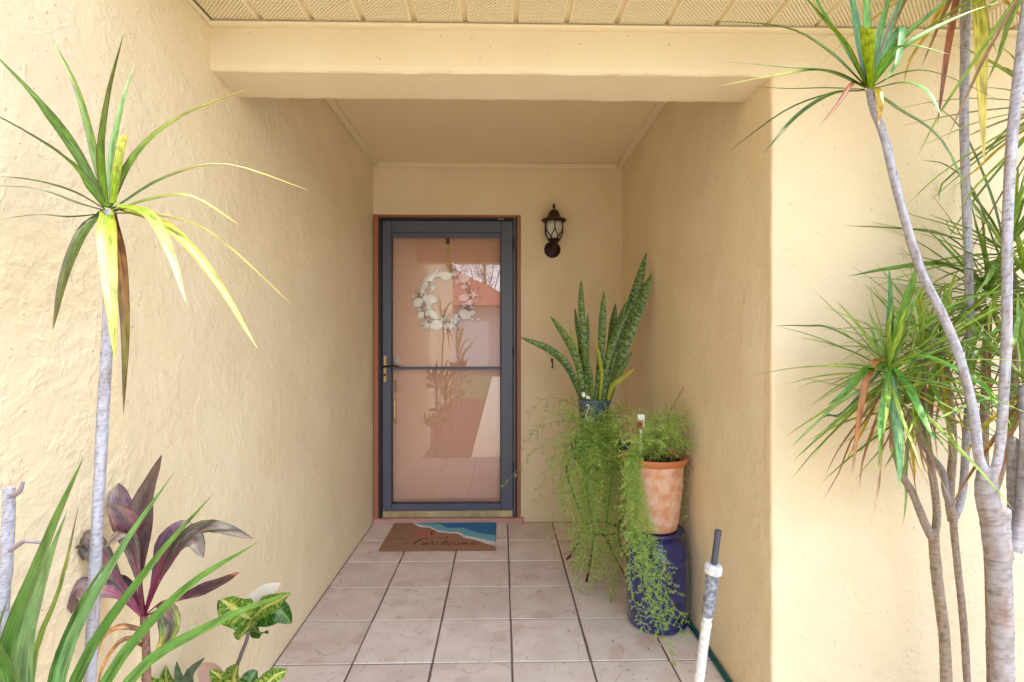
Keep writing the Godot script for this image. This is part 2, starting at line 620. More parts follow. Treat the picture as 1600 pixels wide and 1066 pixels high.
func cells_texture(sd: int, size: int, freq: float, palette: Array, joint: Color) -> ImageTexture:
	var n := FastNoiseLite.new()
	n.seed = sd
	n.noise_type = FastNoiseLite.TYPE_CELLULAR
	n.frequency = freq
	n.cellular_return_type = FastNoiseLite.RETURN_CELL_VALUE
	var e := FastNoiseLite.new()
	e.seed = sd
	e.noise_type = FastNoiseLite.TYPE_CELLULAR
	e.frequency = freq
	e.cellular_return_type = FastNoiseLite.RETURN_DISTANCE2_SUB
	var im := Image.create(size, size, false, Image.FORMAT_RGB8)
	for y in size:
		for x in size:
			var k := int(clampf(n.get_noise_2d(x, y) * 0.5 + 0.5, 0, 0.999) * palette.size())
			var c: Color = palette[k]
			if e.get_noise_2d(x, y) < -0.86: c = joint
			im.set_pixel(x, y, c)
	return ImageTexture.create_from_image(im)

func make_materials() -> void:
	var trowel := stucco_height(11, 520, 0.45)
	var streak := stucco_height(23, 1000, 0.85, 0.8)
	var wall_tex := two_tone(1024, 0.003, 31, S(240, 220, 184), S(234, 212, 174), 260, S(70, 52, 34), 1.4)
	M.stucco = relief(flat(mat(255, 255, 255, 0.85), 1.55), trowel, 0.52)
	M.stucco.albedo_texture = wall_tex
	M.streak = relief(flat(mat(255, 255, 255, 0.85), 1.3, Vector3(0.13, 0.3, 0.21)), streak, 0.6)
	M.streak.albedo_texture = wall_tex
	M.smooth = relief(flat(mat(255, 255, 255, 0.8), 1.9, Vector3(0.4, 0.1, 0.7)), trowel, 0.3)
	M.smooth.albedo_texture = wall_tex
	var fine := ImageTexture.create_from_image(noise_image(512, 0.05, 3, 4))
	M.ceiling = relief(flat(mat(240, 219, 180, 0.75), 0.8), fine, 0.03)
	M.trim = relief(flat(mat(240, 221, 184, 0.6), 0.5), fine, 0.03)
	M.soffit = mat(241, 222, 184, 0.5)
	M.soffit.albedo_texture = holes_texture()
	M.soffit.transparency = BaseMaterial3D.TRANSPARENCY_ALPHA_SCISSOR
	M.soffit.alpha_scissor_threshold = 0.5
	M.soffit_plain = mat(241, 222, 184, 0.5)
	M.plywood = flat(mat(255, 255, 255, 0.9), 0.7)
	M.plywood.albedo_texture = two_tone(256, 0.02, 8, S(92, 66, 44), S(70, 50, 34))
	M.roof = triplanar(mat(255, 255, 255, 0.9), 0.6)
	M.roof.albedo_texture = two_tone(256, 0.06, 9, S(118, 104, 96), S(84, 74, 70))
	# floor
	var veins := tile_texture()
	M.tile = []
	for k in 4:
		var m := relief(flat(mat(255 - k * 4, 255 - k * 5, 255 - k * 5, 0.6), 0.95 + 0.13 * k, Vector3(0.21 * k, 0.37 * k, 0)), fine, 0.006)
		m.albedo_texture = veins
		M.tile.append(m)
	M.grout = relief(flat(mat(255, 255, 255, 0.95), 0.3), fine, 0.12)
	M.grout.albedo_texture = two_tone(256, 0.06, 12, S(138, 118, 108), S(104, 86, 78))
	M.concrete = relief(flat(mat(255, 255, 255, 0.9), 1.2), fine, 0.08)
	M.concrete.albedo_texture = two_tone(512, 0.02, 13, S(216, 206, 188), S(196, 186, 168), 300, S(90, 80, 70))
	M.mulch = relief(flat(mat(255, 255, 255, 0.95), 0.7), ImageTexture.create_from_image(noise_image(512, 0.06, 14, 4, FastNoiseLite.TYPE_CELLULAR)), 3.0)
	M.mulch.albedo_texture = two_tone(512, 0.05, 15, S(120, 76, 56), S(70, 46, 36), 500, S(160, 120, 90), 1.8)
	M.lawn = triplanar(mat(255, 255, 255, 0.95), 1.0)
	M.lawn.albedo_texture = two_tone(512, 0.05, 16, S(94, 118, 58), S(66, 92, 44), 900, S(130, 140, 80), 1.8)
	# door
	M.slate = relief(flat(mat(88, 92, 108, 0.42), 0.2), fine, 0.006)
	M.dark = mat(38, 38, 46, 0.5)
	M.coral = relief(flat(mat(172, 104, 74, 0.5), 0.5), fine, 0.03)
	M.slab = mat(222, 170, 144, 0.7)
	M.coral_floor = relief(flat(mat(194, 148, 134, 0.75), 0.4), fine, 0.05)
	M.brass = triplanar(mat(222, 196, 142, 0.32, 0.85), 0.1)
	M.sweep = flat(mat(255, 255, 255, 0.42, 0.5), 0.5)
	M.sweep.albedo_texture = two_tone(256, 0.01, 17, S(212, 194, 150), S(186, 162, 118), 20, S(90, 70, 40), 1.6)
	M.bronze = mat(52, 34, 30, 0.38, 0.6)
	M.cap = mat(64, 36, 26, 0.4, 0.5)
	M.glass = mat(255, 255, 255, 0.0)
	M.glass.transparency = BaseMaterial3D.TRANSPARENCY_ALPHA
	M.glass.albedo_color = Color(1, 1, 1, 0.0)
	M.frosted = mat(232, 226, 214, 0.5)
	M.frosted.backlight_enabled = true
	M.frosted.backlight = Color(0.8, 0.78, 0.72)
	M.shell = mat(250, 248, 244, 0.55)
	M.shell.vertex_color_use_as_albedo = true
	M.twig = mat(150, 122, 92, 0.9)
	M.ribbon = mat(206, 176, 96, 0.5)
	# pots and plants
	var crust := two_tone(512, 0.012, 18, S(212, 148, 110), S(226, 188, 164), 250, S(120, 70, 46), 1.7)
	M.terracotta = triplanar(mat(255, 255, 255, 0.85), 0.42)
	M.terracotta.albedo_texture = crust
	M.rim = triplanar(mat(255, 255, 255, 0.8), 0.42)
	M.rim.albedo_texture = two_tone(256, 0.02, 19, S(204, 118, 66), S(196, 128, 84), 40, S(230, 200, 170))
	M.glaze = triplanar(mat(255, 255, 255, 0.16), 0.35)
	M.glaze.albedo_texture = two_tone(256, 0.02, 20, S(34, 48, 124), S(22, 28, 78), 30, S(90, 100, 150), 1.6)
	M.glaze.clearcoat_enabled = true
	M.glaze.clearcoat = 0.8
	M.glaze.clearcoat_roughness = 0.05
	M.mosaic = triplanar(mat(255, 255, 255, 0.3), 0.12)
	M.mosaic.albedo_texture = cells_texture(6, 256, 0.055, [S(52, 76, 116), S(92, 118, 146), S(118, 142, 148), S(40, 54, 90), S(96, 128, 116), S(70, 96, 136)], S(56, 60, 66))
	M.bowl = triplanar(mat(255, 255, 255, 0.45), 0.2)
	M.bowl.albedo_texture = two_tone(256, 0.03, 22, S(70, 92, 94), S(44, 58, 66))
	M.iron = mat(34, 28, 26, 0.55, 0.4)
	M.soil = triplanar(mat(255, 255, 255, 0.95), 0.2)
	M.soil.albedo_texture = two_tone(256, 0.08, 24, S(74, 54, 42), S(40, 30, 26), 200, S(130, 110, 92))
	M.leaf = leafy()
	M.leaf.albedo_texture = streak_texture(1, 0.68)
	M.leaf_glossy = leafy(0.48, 0.2)
	M.leaf_glossy.albedo_texture = streak_texture(2, 0.55)
	M.fern = leafy(0.6, 0.7)
	M.petal = leafy(0.4, 0.4)
	M.sword = []
	for k in 4:
		var m := mat(255, 255, 255, 0.4)
		m.albedo_texture = sword_texture(50 + k, S(124, 148, 72), S(46, 82, 38)) if k < 3 else sword_texture(53, S(198, 196, 70), S(150, 164, 52))
		M.sword.append(m)
	M.croton = leafy(0.3, 0.3)
	M.croton.albedo_texture = croton_texture()
	M.bark = leafy(0.9, 0.0)
	M.pvc = triplanar(mat(255, 255, 255, 0.5), 0.2)
	M.pvc.albedo_texture = two_tone(256, 0.04, 25, S(226, 224, 222), S(196, 192, 188), 60, S(120, 110, 96), 2.0)
	M.gray = triplanar(mat(255, 255, 255, 0.5), 0.15)
	M.gray.albedo_texture = two_tone(256, 0.03, 26, S(104, 106, 116), S(156, 158, 166), 60, S(60, 56, 56), 2.6)
	M.graphite = mat(70, 72, 82, 0.5)
	M.hose = mat(20, 84, 80, 0.4)
	M.white = mat(232, 230, 226, 0.6)
	M.tagred = mat(140, 52, 44, 0.6)
	M.mat = relief(mat(255, 255, 255, 0.95), fine, 0.0)
	M.mat.albedo_texture = mat_texture()
	M.mat.heightmap_enabled = false
	M.coir = triplanar(mat(255, 255, 255, 1.0), 0.05)
	M.coir.albedo_texture = two_tone(128, 0.2, 27, S(168, 118, 82), S(110, 78, 56))
	M.flat = leafy(0.8, 0.0)

# ---------------------------------------------------------------- the house

func at_wall(px: float, d := BACK) -> float:
	return P(px, 533, d).x

func height(py: float, d := BACK) -> float:
	return P(800, py, d).y

# a stucco prism along x whose lower edges wander a little, as trowelled corners do
func ragged_beam(x0: float, x1: float, y0: float, y1: float, z0: float, z1: float) -> MB:
	var mb := MB.new()
	var n := 90
	var w := FastNoiseLite.new()
	w.seed = 8
	w.frequency = 9.0
	var prof := [Vector2(y1, z0), Vector2(y0 + 0.02, z0), Vector2(y0 + 0.004, z0 - 0.003), Vector2(y0, z0 - 0.009), Vector2(y0, z0 - 0.03), Vector2(y0, z1 + 0.02), Vector2(y0 + 0.003, z1 + 0.003), Vector2(y0 + 0.02, z1), Vector2(y1, z1)]
	for k in prof.size() - 1:
		for i in n + 1:
			var x := lerpf(x0, x1, float(i) / n)
			for e in 2:
				var q: Vector2 = prof[k + e]
				var j := k + e
				var amt := 0.0035 if j in [2, 3, 6] else 0.0
				mb.vert(Vector3(x, q.x + w.get_noise_2d(x, j) * amt, q.y + w.get_noise_2d(x, j + 40) * amt), Color.WHITE, Vector2(x, -q.x - q.y))
		var first := mb.v.size() - 2 * (n + 1)
		for i in n:
			var a := first + 2 * i
			mb.quad(a, a + 2, a + 3, a + 1)
	return mb

func ragged_corner(x: float, z: float, y0: float, y1: float) -> MB:
	# a rounded, slightly uneven strip of stucco that finishes the outer corner of the porch
	var mb := MB.new()
	var n := 120
	var w := FastNoiseLite.new()
	w.seed = 18
	w.frequency = 8.0
	var prof := [Vector2(0.0, -0.05), Vector2(-0.0015, -0.012), Vector2(-0.001, -0.004), Vector2(0.0035, 0.001), Vector2(0.012, 0.0015), Vector2(0.05, 0.0)]
	for i in n + 1:
		var y := lerpf(y0, y1, float(i) / n)
		for j in prof.size():
			var q: Vector2 = prof[j]
			var amt := 0.0022 if j > 0 and j < 5 else 0.0
			mb.vert(Vector3(x + q.x + w.get_noise_2d(y, j * 0.02) * amt, y, z + q.y + w.get_noise_2d(y + 50, j * 0.02) * amt), Color.WHITE, Vector2(x + q.x - q.y, -y))
	for i in n:
		for j in prof.size() - 1:
			var a := i * prof.size() + j
			mb.quad(a, a + 1, a + 1 + prof.size(), a + prof.size())
	return mb

func build_house() -> void:
	var h := thing("house", Vector3(0, 0, -BACK), "cream stucco house with a recessed tiled entry porch", "house")
	var zf := -FRONT
	bx("wall", Vector3(-1.7, -0.3, -3.95), Vector3(LEFT, 2.9, -0.75), M.stucco, h, 0.008)
	bx("wall", Vector3(-1.75, -0.3, -0.76), Vector3(-1.16, 2.85, 5.0), M.stucco, h, 0.008)
	bx("wall", Vector3(RIGHT, -0.3, -3.95), Vector3(5.0, 2.6, zf), M.stucco, h, 0.006)
	bx("wall", Vector3(RIGHT - 0.003, -0.002, -BACK), Vector3(RIGHT + 0.05, CEIL, zf - 0.03), M.streak, h, 0.001)
	obj("corner_bead", ragged_corner(RIGHT - 0.003, zf, -0.2, 2.094), M.stucco, h)
	var door_right := at_wall(813.5)
	var door_top := height(336.5)
	bx("wall", Vector3(door_right, -0.3, -3.85), Vector3(RIGHT + 0.02, 2.6, -BACK), M.smooth, h, 0.002)
	bx("wall", Vector3(LEFT - 0.02, door_top, -3.85), Vector3(door_right + 0.001, 2.6, -BACK - 0.0004), M.smooth, h, 0.001)
	obj("beam", ragged_beam(LEFT - 0.01, RIGHT + 0.02, 2.094, 2.62, zf + 0.0015, zf - 0.19), M.smooth, h)
	bx("porch_ceiling", Vector3(LEFT - 0.02, CEIL, -BACK - 0.02), Vector3(RIGHT + 0.02, CEIL + 0.03, zf - 0.1), M.ceiling, h)
	bx("ceiling_trim", Vector3(LEFT, CEIL - 0.02, -BACK + 0.002), Vector3(LEFT + 0.038, CEIL + 0.001, zf - 0.18), M.trim, h, 0.004)
	bx("ceiling_trim", Vector3(RIGHT - 0.044, CEIL - 0.02, -BACK + 0.002), Vector3(RIGHT - 0.003, CEIL + 0.001, zf - 0.18), M.trim, h, 0.004)
	bx("ceiling_trim", Vector3(LEFT + 0.039, CEIL - 0.034, -BACK - 0.001), Vector3(RIGHT - 0.045, CEIL + 0.001, -BACK + 0.02), M.trim, h, 0.004)
	# the eave: each perforated panel hangs between the channel on the beam and the fascia
	var sf := node("soffit", h)
	var eave := -1.1
	var x := LEFT + 0.012
	while x < 3.6:
		var mb := MB.new()
		var w := 0.155
		var prof := [Vector2(0, 0.0125), Vector2(0.003, 0.0012), Vector2(0.006, 0.0), Vector2(w - 0.018, 0.0), Vector2(w - 0.015, 0.0012), Vector2(w - 0.011, 0.0125), Vector2(w + 0.001, 0.0128)]
		for k in prof.size() - 1:
			var solid := k != 2
			for e in 2:
				var q: Vector2 = prof[k + e]
				for z: float in [zf + 0.004, eave]:
					mb.vert(Vector3(x + q.x, SOFFIT + q.y, z), Color.WHITE, Vector2(0.5, 0.0) if solid else Vector2(q.x / 0.0125, z / 0.0125))
			var a := mb.v.size() - 4
			mb.quad(a, a + 1, a + 3, a + 2)
		obj("soffit_panel", mb, M.soffit, sf)
		x += w
	var ch := MB.new()
	box(ch, Vector3(LEFT + 0.001, SOFFIT - 0.013, zf + 0.002), Vector3(3.7, SOFFIT - 0.004, zf + 0.024), 0.002)
	box(ch, Vector3(LEFT + 0.001, SOFFIT - 0.005, zf + 0.0025), Vector3(3.7, SOFFIT + 0.03, zf + 0.005), 0.001)
	obj("channel_trim", ch, M.soffit_plain, sf)
	bx("channel_trim", Vector3(LEFT + 0.001, SOFFIT - 0.012, zf + 0.026), Vector3(LEFT + 0.014, SOFFIT - 0.003, eave), M.soffit_plain, sf, 0.002)
	bx("attic_board", Vector3(LEFT + 0.002, SOFFIT + 0.10, zf + 0.002), Vector3(3.9, SOFFIT + 0.12, eave - 0.005), M.plywood, h)
	bx("fascia", Vector3(LEFT - 0.01, SOFFIT - 0.03, eave), Vector3(3.8, SOFFIT + 0.17, eave + 0.025), M.trim, h, 0.003)
	var rf := MB.new()
	box(rf, Vector3(-2.1, -0.03, -3.4), Vector3(5.2, 0.03, 0.06), 0.005, Color.WHITE, Basis(Vector3.RIGHT, 0.32), Vector3(0, SOFFIT + 0.22, eave + 0.03))
	obj("roof", rf, M.roof, h)
	bx("roof", Vector3(-1.9, 2.9, -3.95), Vector3(LEFT + 0.06, 3.0, -0.68), M.roof, h, 0.01)
	bx("roof", Vector3(-1.9, 2.85, -0.68), Vector3(-1.05, 2.95, 5.1), M.roof, h, 0.01)
	bx("wall", Vector3(-1.2, -0.3, -4.1), Vector3(1.2, 2.6, -3.96), M.stucco, h)
	build_door(h)

func build_door(h: Node3D) -> void:
	var z := -BACK
	var xa := LEFT + 0.004
	var xb := at_wall(592.0)
	var xc := at_wall(807.5)
	var xd := at_wall(813.5)
	var top := height(336.5)
	var top2 := height(341.0)
	var fr := node("door_frame", h)
	bx("jamb", Vector3(xa, 0.0, z - 0.14), Vector3(xb, top, z + 0.012), M.coral, fr, 0.004)
	bx("jamb", Vector3(xc, 0.0, z - 0.14), Vector3(xd - 0.001, top, z + 0.012), M.coral, fr, 0.004)
	bx("header", Vector3(xb + 0.0005, top2, z - 0.14), Vector3(xc - 0.0005, top - 0.001, z + 0.010), M.coral, fr, 0.004)
	bx("threshold", Vector3(xa, -0.02, z - 0.15), Vector3(xd + 0.02, 0.036, z + 0.034), M.coral_floor, fr, 0.006)
	# inner door
	var en := node("entry_door", h)
	var zi := z - 0.10
	bx("door_slab", Vector3(xb + 0.001, 0.037, zi - 0.045), Vector3(xc - 0.001, top2 - 0.001, zi), M.slab, en, 0.002)
	var hx := at_wall(618.0, BACK + 0.08)
	var hd := MB.new()
	var hy0 := height(596, BACK + 0.08)
	var hy1 := height(612, BACK + 0.08)
	tube(hd, smooth_path([Vector3(hx, hy0, zi), Vector3(hx + 0.008, hy0 - 0.005, zi + 0.035), Vector3(hx + 0.014, (hy0 + hy1) / 2, zi + 0.042), Vector3(hx + 0.008, hy1 + 0.005, zi + 0.03), Vector3(hx, hy1, zi)], 16), 0.008, 8)
	obj("thumb_latch", hd, M.brass, en)
	var gp := MB.new()
	var g0 := height(622, BACK + 0.08)
	var g1 := height(660, BACK + 0.08)
	tube(gp, smooth_path([Vector3(hx - 0.002, g0, zi), Vector3(hx - 0.004, g0 - 0.01, zi + 0.04), Vector3(hx - 0.002, (g0 + g1) / 2, zi + 0.05), Vector3(hx + 0.004, g1 + 0.02, zi + 0.045), Vector3(hx + 0.002, g1, zi)], 20), func(t, _a): return 0.006 + 0.004 * absf(sin(t * 7.0)), 8)
	obj("grip_handle", gp, M.brass, en)
	var db := MB.new()
	lathe(db, [Vector2(0.0, 0.022), Vector2(0.012, 0.022), Vector2(0.022, 0.012), Vector2(0.03, 0.004), Vector2(0.03, 0.0)], Vector3(hx + 0.002, height(563, BACK + 0.08), zi), 20, Color.WHITE, Basis(Vector3.RIGHT, PI / 2))
	obj("deadbolt", db, M.pvc, en)
	# storm door
	var sd := node("storm_door", h)
	var lx0 := at_wall(597.5)
	var lx1 := at_wall(801.5)
	var gx0 := at_wall(613.0)
	var gx1 := at_wall(781.5)
	var ly1 := height(345.5)
	var ly0 := height(797.0)
	var gy1 := height(371.5)
	var gy0 := height(785.0)
	var zd := z + 0.008
	bx("mounting_rail", Vector3(xb + 0.001, 0.037, z - 0.03), Vector3(lx0 - 0.003, top2 - 0.001, z + 0.018), M.dark, sd, 0.002)
	bx("mounting_rail", Vector3(lx1 + 0.004, 0.037, z - 0.03), Vector3(xc - 0.009, top2 - 0.001, z + 0.018), M.slate, sd, 0.002)
	bx("mounting_rail", Vector3(xc - 0.007, 0.037, z - 0.03), Vector3(xc - 0.001, top2 - 0.001, z + 0.015), M.dark, sd, 0.001)
	bx("mounting_rail", Vector3(lx0 - 0.002, ly1 + 0.003, z - 0.03), Vector3(lx1 + 0.003, top2 - 0.001, z + 0.018), M.dark, sd, 0.002)
	bx("stile", Vector3(lx0, ly0, z - 0.03), Vector3(gx0 - 0.006, ly1, zd), M.slate, sd, 0.004)
	bx("stile", Vector3(gx1 + 0.006, ly0, z - 0.03), Vector3(lx1, ly1, zd), M.slate, sd, 0.004)
	bx("rail", Vector3(gx0 - 0.0055, gy1 + 0.035, z - 0.03), Vector3(gx1 + 0.0055, ly1, zd - 0.0006), M.slate, sd, 0.004)
	bx("rail", Vector3(gx0 - 0.0055, ly0, z - 0.03), Vector3(gx1 + 0.0055, gy0 - 0.006, zd - 0.0006), M.slate, sd, 0.004)
	bx("screen_cassette", Vector3(gx0 - 0.005, gy1, z - 0.03), Vector3(gx1 + 0.005, gy1 + 0.034, zd - 0.008), M.slate, sd, 0.003)
	for q: Array in [[gx0 - 0.005, gy0, gx0, gy1 - 0.001], [gx1, gy0, gx1 + 0.005, gy1 - 0.001], [gx0 - 0.005, gy0 - 0.005, gx1 + 0.005, gy0]]:
		bx("glazing_bead", Vector3(q[0], q[1], z - 0.026), Vector3(q[2], q[3], zd - 0.006), M.dark, sd, 0.001)
	var my := height(575.5)
	bx("meeting_rail", Vector3(gx0 + 0.0005, my - 0.010, z - 0.024), Vector3(gx1 - 0.0005, my + 0.010, zd - 0.006), M.slate, sd, 0.003)
	for q: Array in [[gy0 + 0.001, my - 0.0105], [my + 0.0105, gy1 - 0.002]]:
		var gl := MB.new()
		box(gl, Vector3(gx0 + 0.001, q[0], z - 0.014), Vector3(gx1 - 0.001, q[1], z - 0.011), 0.0004)
		obj("glass_pane", gl, M.glass, sd)
		gl = MB.new()
		box(gl, Vector3(gx0 + 0.001, q[0], z - 0.023), Vector3(gx1 - 0.001, q[1], z - 0.020), 0.0004)
		obj("glass_pane", gl, M.glass, sd)
	bx("door_sweep", Vector3(lx0 + 0.002, 0.0385, z - 0.026), Vector3(lx1 - 0.002, ly0 - 0.0005, zd + 0.003), M.sweep, sd, 0.003)
	for y: float in [0.35, 1.15, 1.9]:
		bx("hinge", Vector3(lx1 - 0.001, y, zd - 0.002), Vector3(lx1 + 0.008, y + 0.075, zd + 0.014), M.dark, sd, 0.003)
	# lever handle
	var hn := node("handle", sd)
	var px := at_wall(602.0)
	var e0 := height(597)
	var e1 := height(555)
	var es := MB.new()
	box(es, Vector3(px - 0.011, e0, zd - 0.0005), Vector3(px + 0.011, e1, zd + 0.007), 0.005)
	obj("escutcheon", es, M.brass, hn)
	var lv := MB.new()
	var lyy := height(572.5)
	tube(lv, smooth_path([Vector3(px, lyy, zd + 0.006), Vector3(px + 0.002, lyy, zd + 0.045), Vector3(px + 0.03, lyy + 0.003, zd + 0.05), Vector3(px + 0.07, lyy + 0.008, zd + 0.048), Vector3(px + 0.112, lyy - 0.004, zd + 0.05)], 20), func(t, _a): return 0.0085 - 0.004 * t, 8)
	obj("lever", lv, M.bronze, hn)
	var ky := MB.new()
	lathe(ky, [Vector2(0, 0.004), Vector2(0.006, 0.004), Vector2(0.008, 0.0)], Vector3(px, height(585.5), zd + 0.0065), 14, Color.WHITE, Basis(Vector3.RIGHT, PI / 2))
	obj("keyhole", ky, M.bronze, hn)
	# a small pale maker's mark on the head rail
	var mk := MB.new()
	var m0 := at_wall(779.0)
	var mw := 0.0075
	for k in 5:
		var bxx := m0 + k * mw
		var sl := Basis(Vector3(1, 0, 0), Vector3(0.35, 1, 0), Vector3(0, 0, 1))
		box(mk, Vector3(0, -0.005, 0), Vector3(0.0022, 0.005 if k % 2 == 0 else 0.002, 0.0012), 0.0003, Color.WHITE, sl, Vector3(bxx, height(343.5), z + 0.018))
		box(mk, Vector3(0.002, 0.0005 if k % 2 == 0 else -0.005, 0), Vector3(0.0052, 0.0028 if k % 2 == 0 else -0.0025, 0.0012), 0.0003, Color.WHITE, sl, Vector3(bxx, height(343.5), z + 0.018))
	obj("maker_mark", mk, M.white, sd)

func build_ground() -> void:
	var lawn := structure("ground", "green lawn around the house", "ground", Vector3(0, -0.1, 0))
	var mb := MB.new()
	var a := mb.vert(Vector3(-300, -0.1, -300)); var b := mb.vert(Vector3(300, -0.1, -300)); var c := mb.vert(Vector3(300, -0.1, 300)); var d := mb.vert(Vector3(-300, -0.1, 300))
	mb.quad(a, b, c, d)
	obj("lawn", mb, M.lawn, lawn)
	var bed := structure("planting_bed", "brown mulch planting bed beside the house wall", "ground", Vector3(-0.7, -0.06, 0))
	bx("mulch", Vector3(-1.17, -0.3, -1.649), Vector3(-0.36, -0.05, 4.6), M.mulch, bed, 0.01)
	var bed2 := structure("planting_bed", "brown mulch planting bed before the outer wall", "ground", Vector3(1.6, -0.06, -1.2))
	bx("mulch", Vector3(0.961, -0.3, -FRONT + 0.001), Vector3(4.2, -0.05, -0.3), M.mulch, bed2, 0.01)
	var walk := structure("walkway", "pale concrete walkway leading away from the porch", "path", Vector3(0.3, -0.06, 0))
	for k in 9:
		bx("concrete_slab", Vector3(-0.35, -0.3, -1.649 + k * 1.5), Vector3(0.95, -0.045, -1.649 + k * 1.5 + 1.492), M.concrete, walk, 0.008)
	var drive := structure("driveway", "wide pale concrete driveway beside the walkway", "driveway", Vector3(3, -0.06, 4))
	for k in 6:
		for j in 4:
			bx("concrete_slab", Vector3(0.96 + j * 2.2, -0.3, -0.29 + k * 2.2), Vector3(0.96 + j * 2.2 + 2.19, -0.047, -0.29 + k * 2.2 + 2.19), M.concrete, drive, 0.008)
	var road := structure("road", "grey asphalt street", "road", Vector3(0, -0.09, 12.5))
	bx("asphalt", Vector3(-80, -0.3, 13.2), Vector3(80, -0.08, 16.0), M.roof, road, 0.01)
	# porch floor
	var fl := structure("porch_floor", "beige stone-look square tiles on the porch", "floor", Vector3(0, 0, -2.6))
	bx("grout", Vector3(LEFT + 0.0005, -0.29, -BACK - 0.001), Vector3(RIGHT - 0.004, -0.0035, -1.653), M.grout, fl, 0.0005)
	var pitch := 0.3125
	var g := 0.0045
	var zs := [3.606, 3.293, 2.981, 2.669, 2.356, 2.041, 1.728, 1.655]
	var shades: Array = M.tile
	for r in zs.size() - 1:
		for k in 7:
			var x0 := 0.04 + (k - 3) * pitch + g + rr(-0.0012, 0.0012)
			var x1 := 0.04 + (k - 2) * pitch - g + rr(-0.0012, 0.0012)
			x0 = maxf(x0, LEFT + 0.006)
			x1 = minf(x1, RIGHT - 0.01)
			if x1 - x0 < 0.02: continue
			var z0: float = -zs[r] + g * 0.8 + rr(-0.001, 0.001)
			var z1: float = -zs[r + 1] - g * 0.8 + rr(-0.001, 0.001)
			bx("floor_tile", Vector3(x0, -0.02, z0), Vector3(x1, rr(-0.0006, 0.0006), z1), shades[rng.randi() % 4], fl, 0.0025)

# ---------------------------------------------------------------- things on and by the door

func star(mb: MB, at: Vector3, r: float, turn: float, tilt: Basis) -> void:
	var m := mb.vert(at + tilt * Vector3(0, 0, r * 0.24))
	var mback := mb.vert(at - tilt * Vector3(0, 0, r * 0.02))
	var ring: Array[int] = []
	for k in 10:
		var a := TAU * k / 10 + turn
		var q := r * (rr(0.88, 1.08) if k % 2 == 0 else 0.27)
		ring.append(mb.vert(at + tilt * Vector3(cos(a) * q, sin(a) * q, 0.0)))
	for k in 10:
		var a := TAU * k / 10 + turn
		if k % 2 == 0:
			var rid := mb.vert(at + tilt * Vector3(cos(a) * r * 0.55, sin(a) * r * 0.55, r * 0.14))
			mb.tri(m, rid, ring[(k + 9) % 10]); mb.tri(m, ring[(k + 1) % 10], rid)
			mb.tri(rid, ring[k], ring[(k + 9) % 10]); mb.tri(rid, ring[(k + 1) % 10], ring[k])
		mb.tri(mback, ring[k], ring[(k + 1) % 10])

func scallop(mb: MB, at: Vector3, rx: float, ry: float, turn: float) -> void:
	# a domed fan with radial ribs
	var bs := Basis(Vector3.BACK, turn)
	var n := 28
	var first := mb.v.size()
	for i in 6:
		var f := i / 5.0
		for k in n + 1:
			var a := lerpf(-0.25, PI + 0.25, float(k) / n)
			var rib := 0.5 + 0.5 * cos(k * PI)
			var q := Vector3(cos(a) * rx * f, -ry * 0.75 + (sin(a) * 0.82 + 0.72) * ry * f, 0)
			q.z = 0.55 * rx * sin(PI * clampf(f * 0.62 + 0.14, 0, 1)) * (1.0 - 0.6 * f * f) + rib * 0.06 * rx * f
			mb.vert(at + bs * q, Color.WHITE.lerp(L(226, 204, 180), rib * 0.25))
	for i in 5:
		for k in n:
			var q := first + i * (n + 1) + k
			mb.quad(q, q + 1, q + n + 2, q + n + 1)

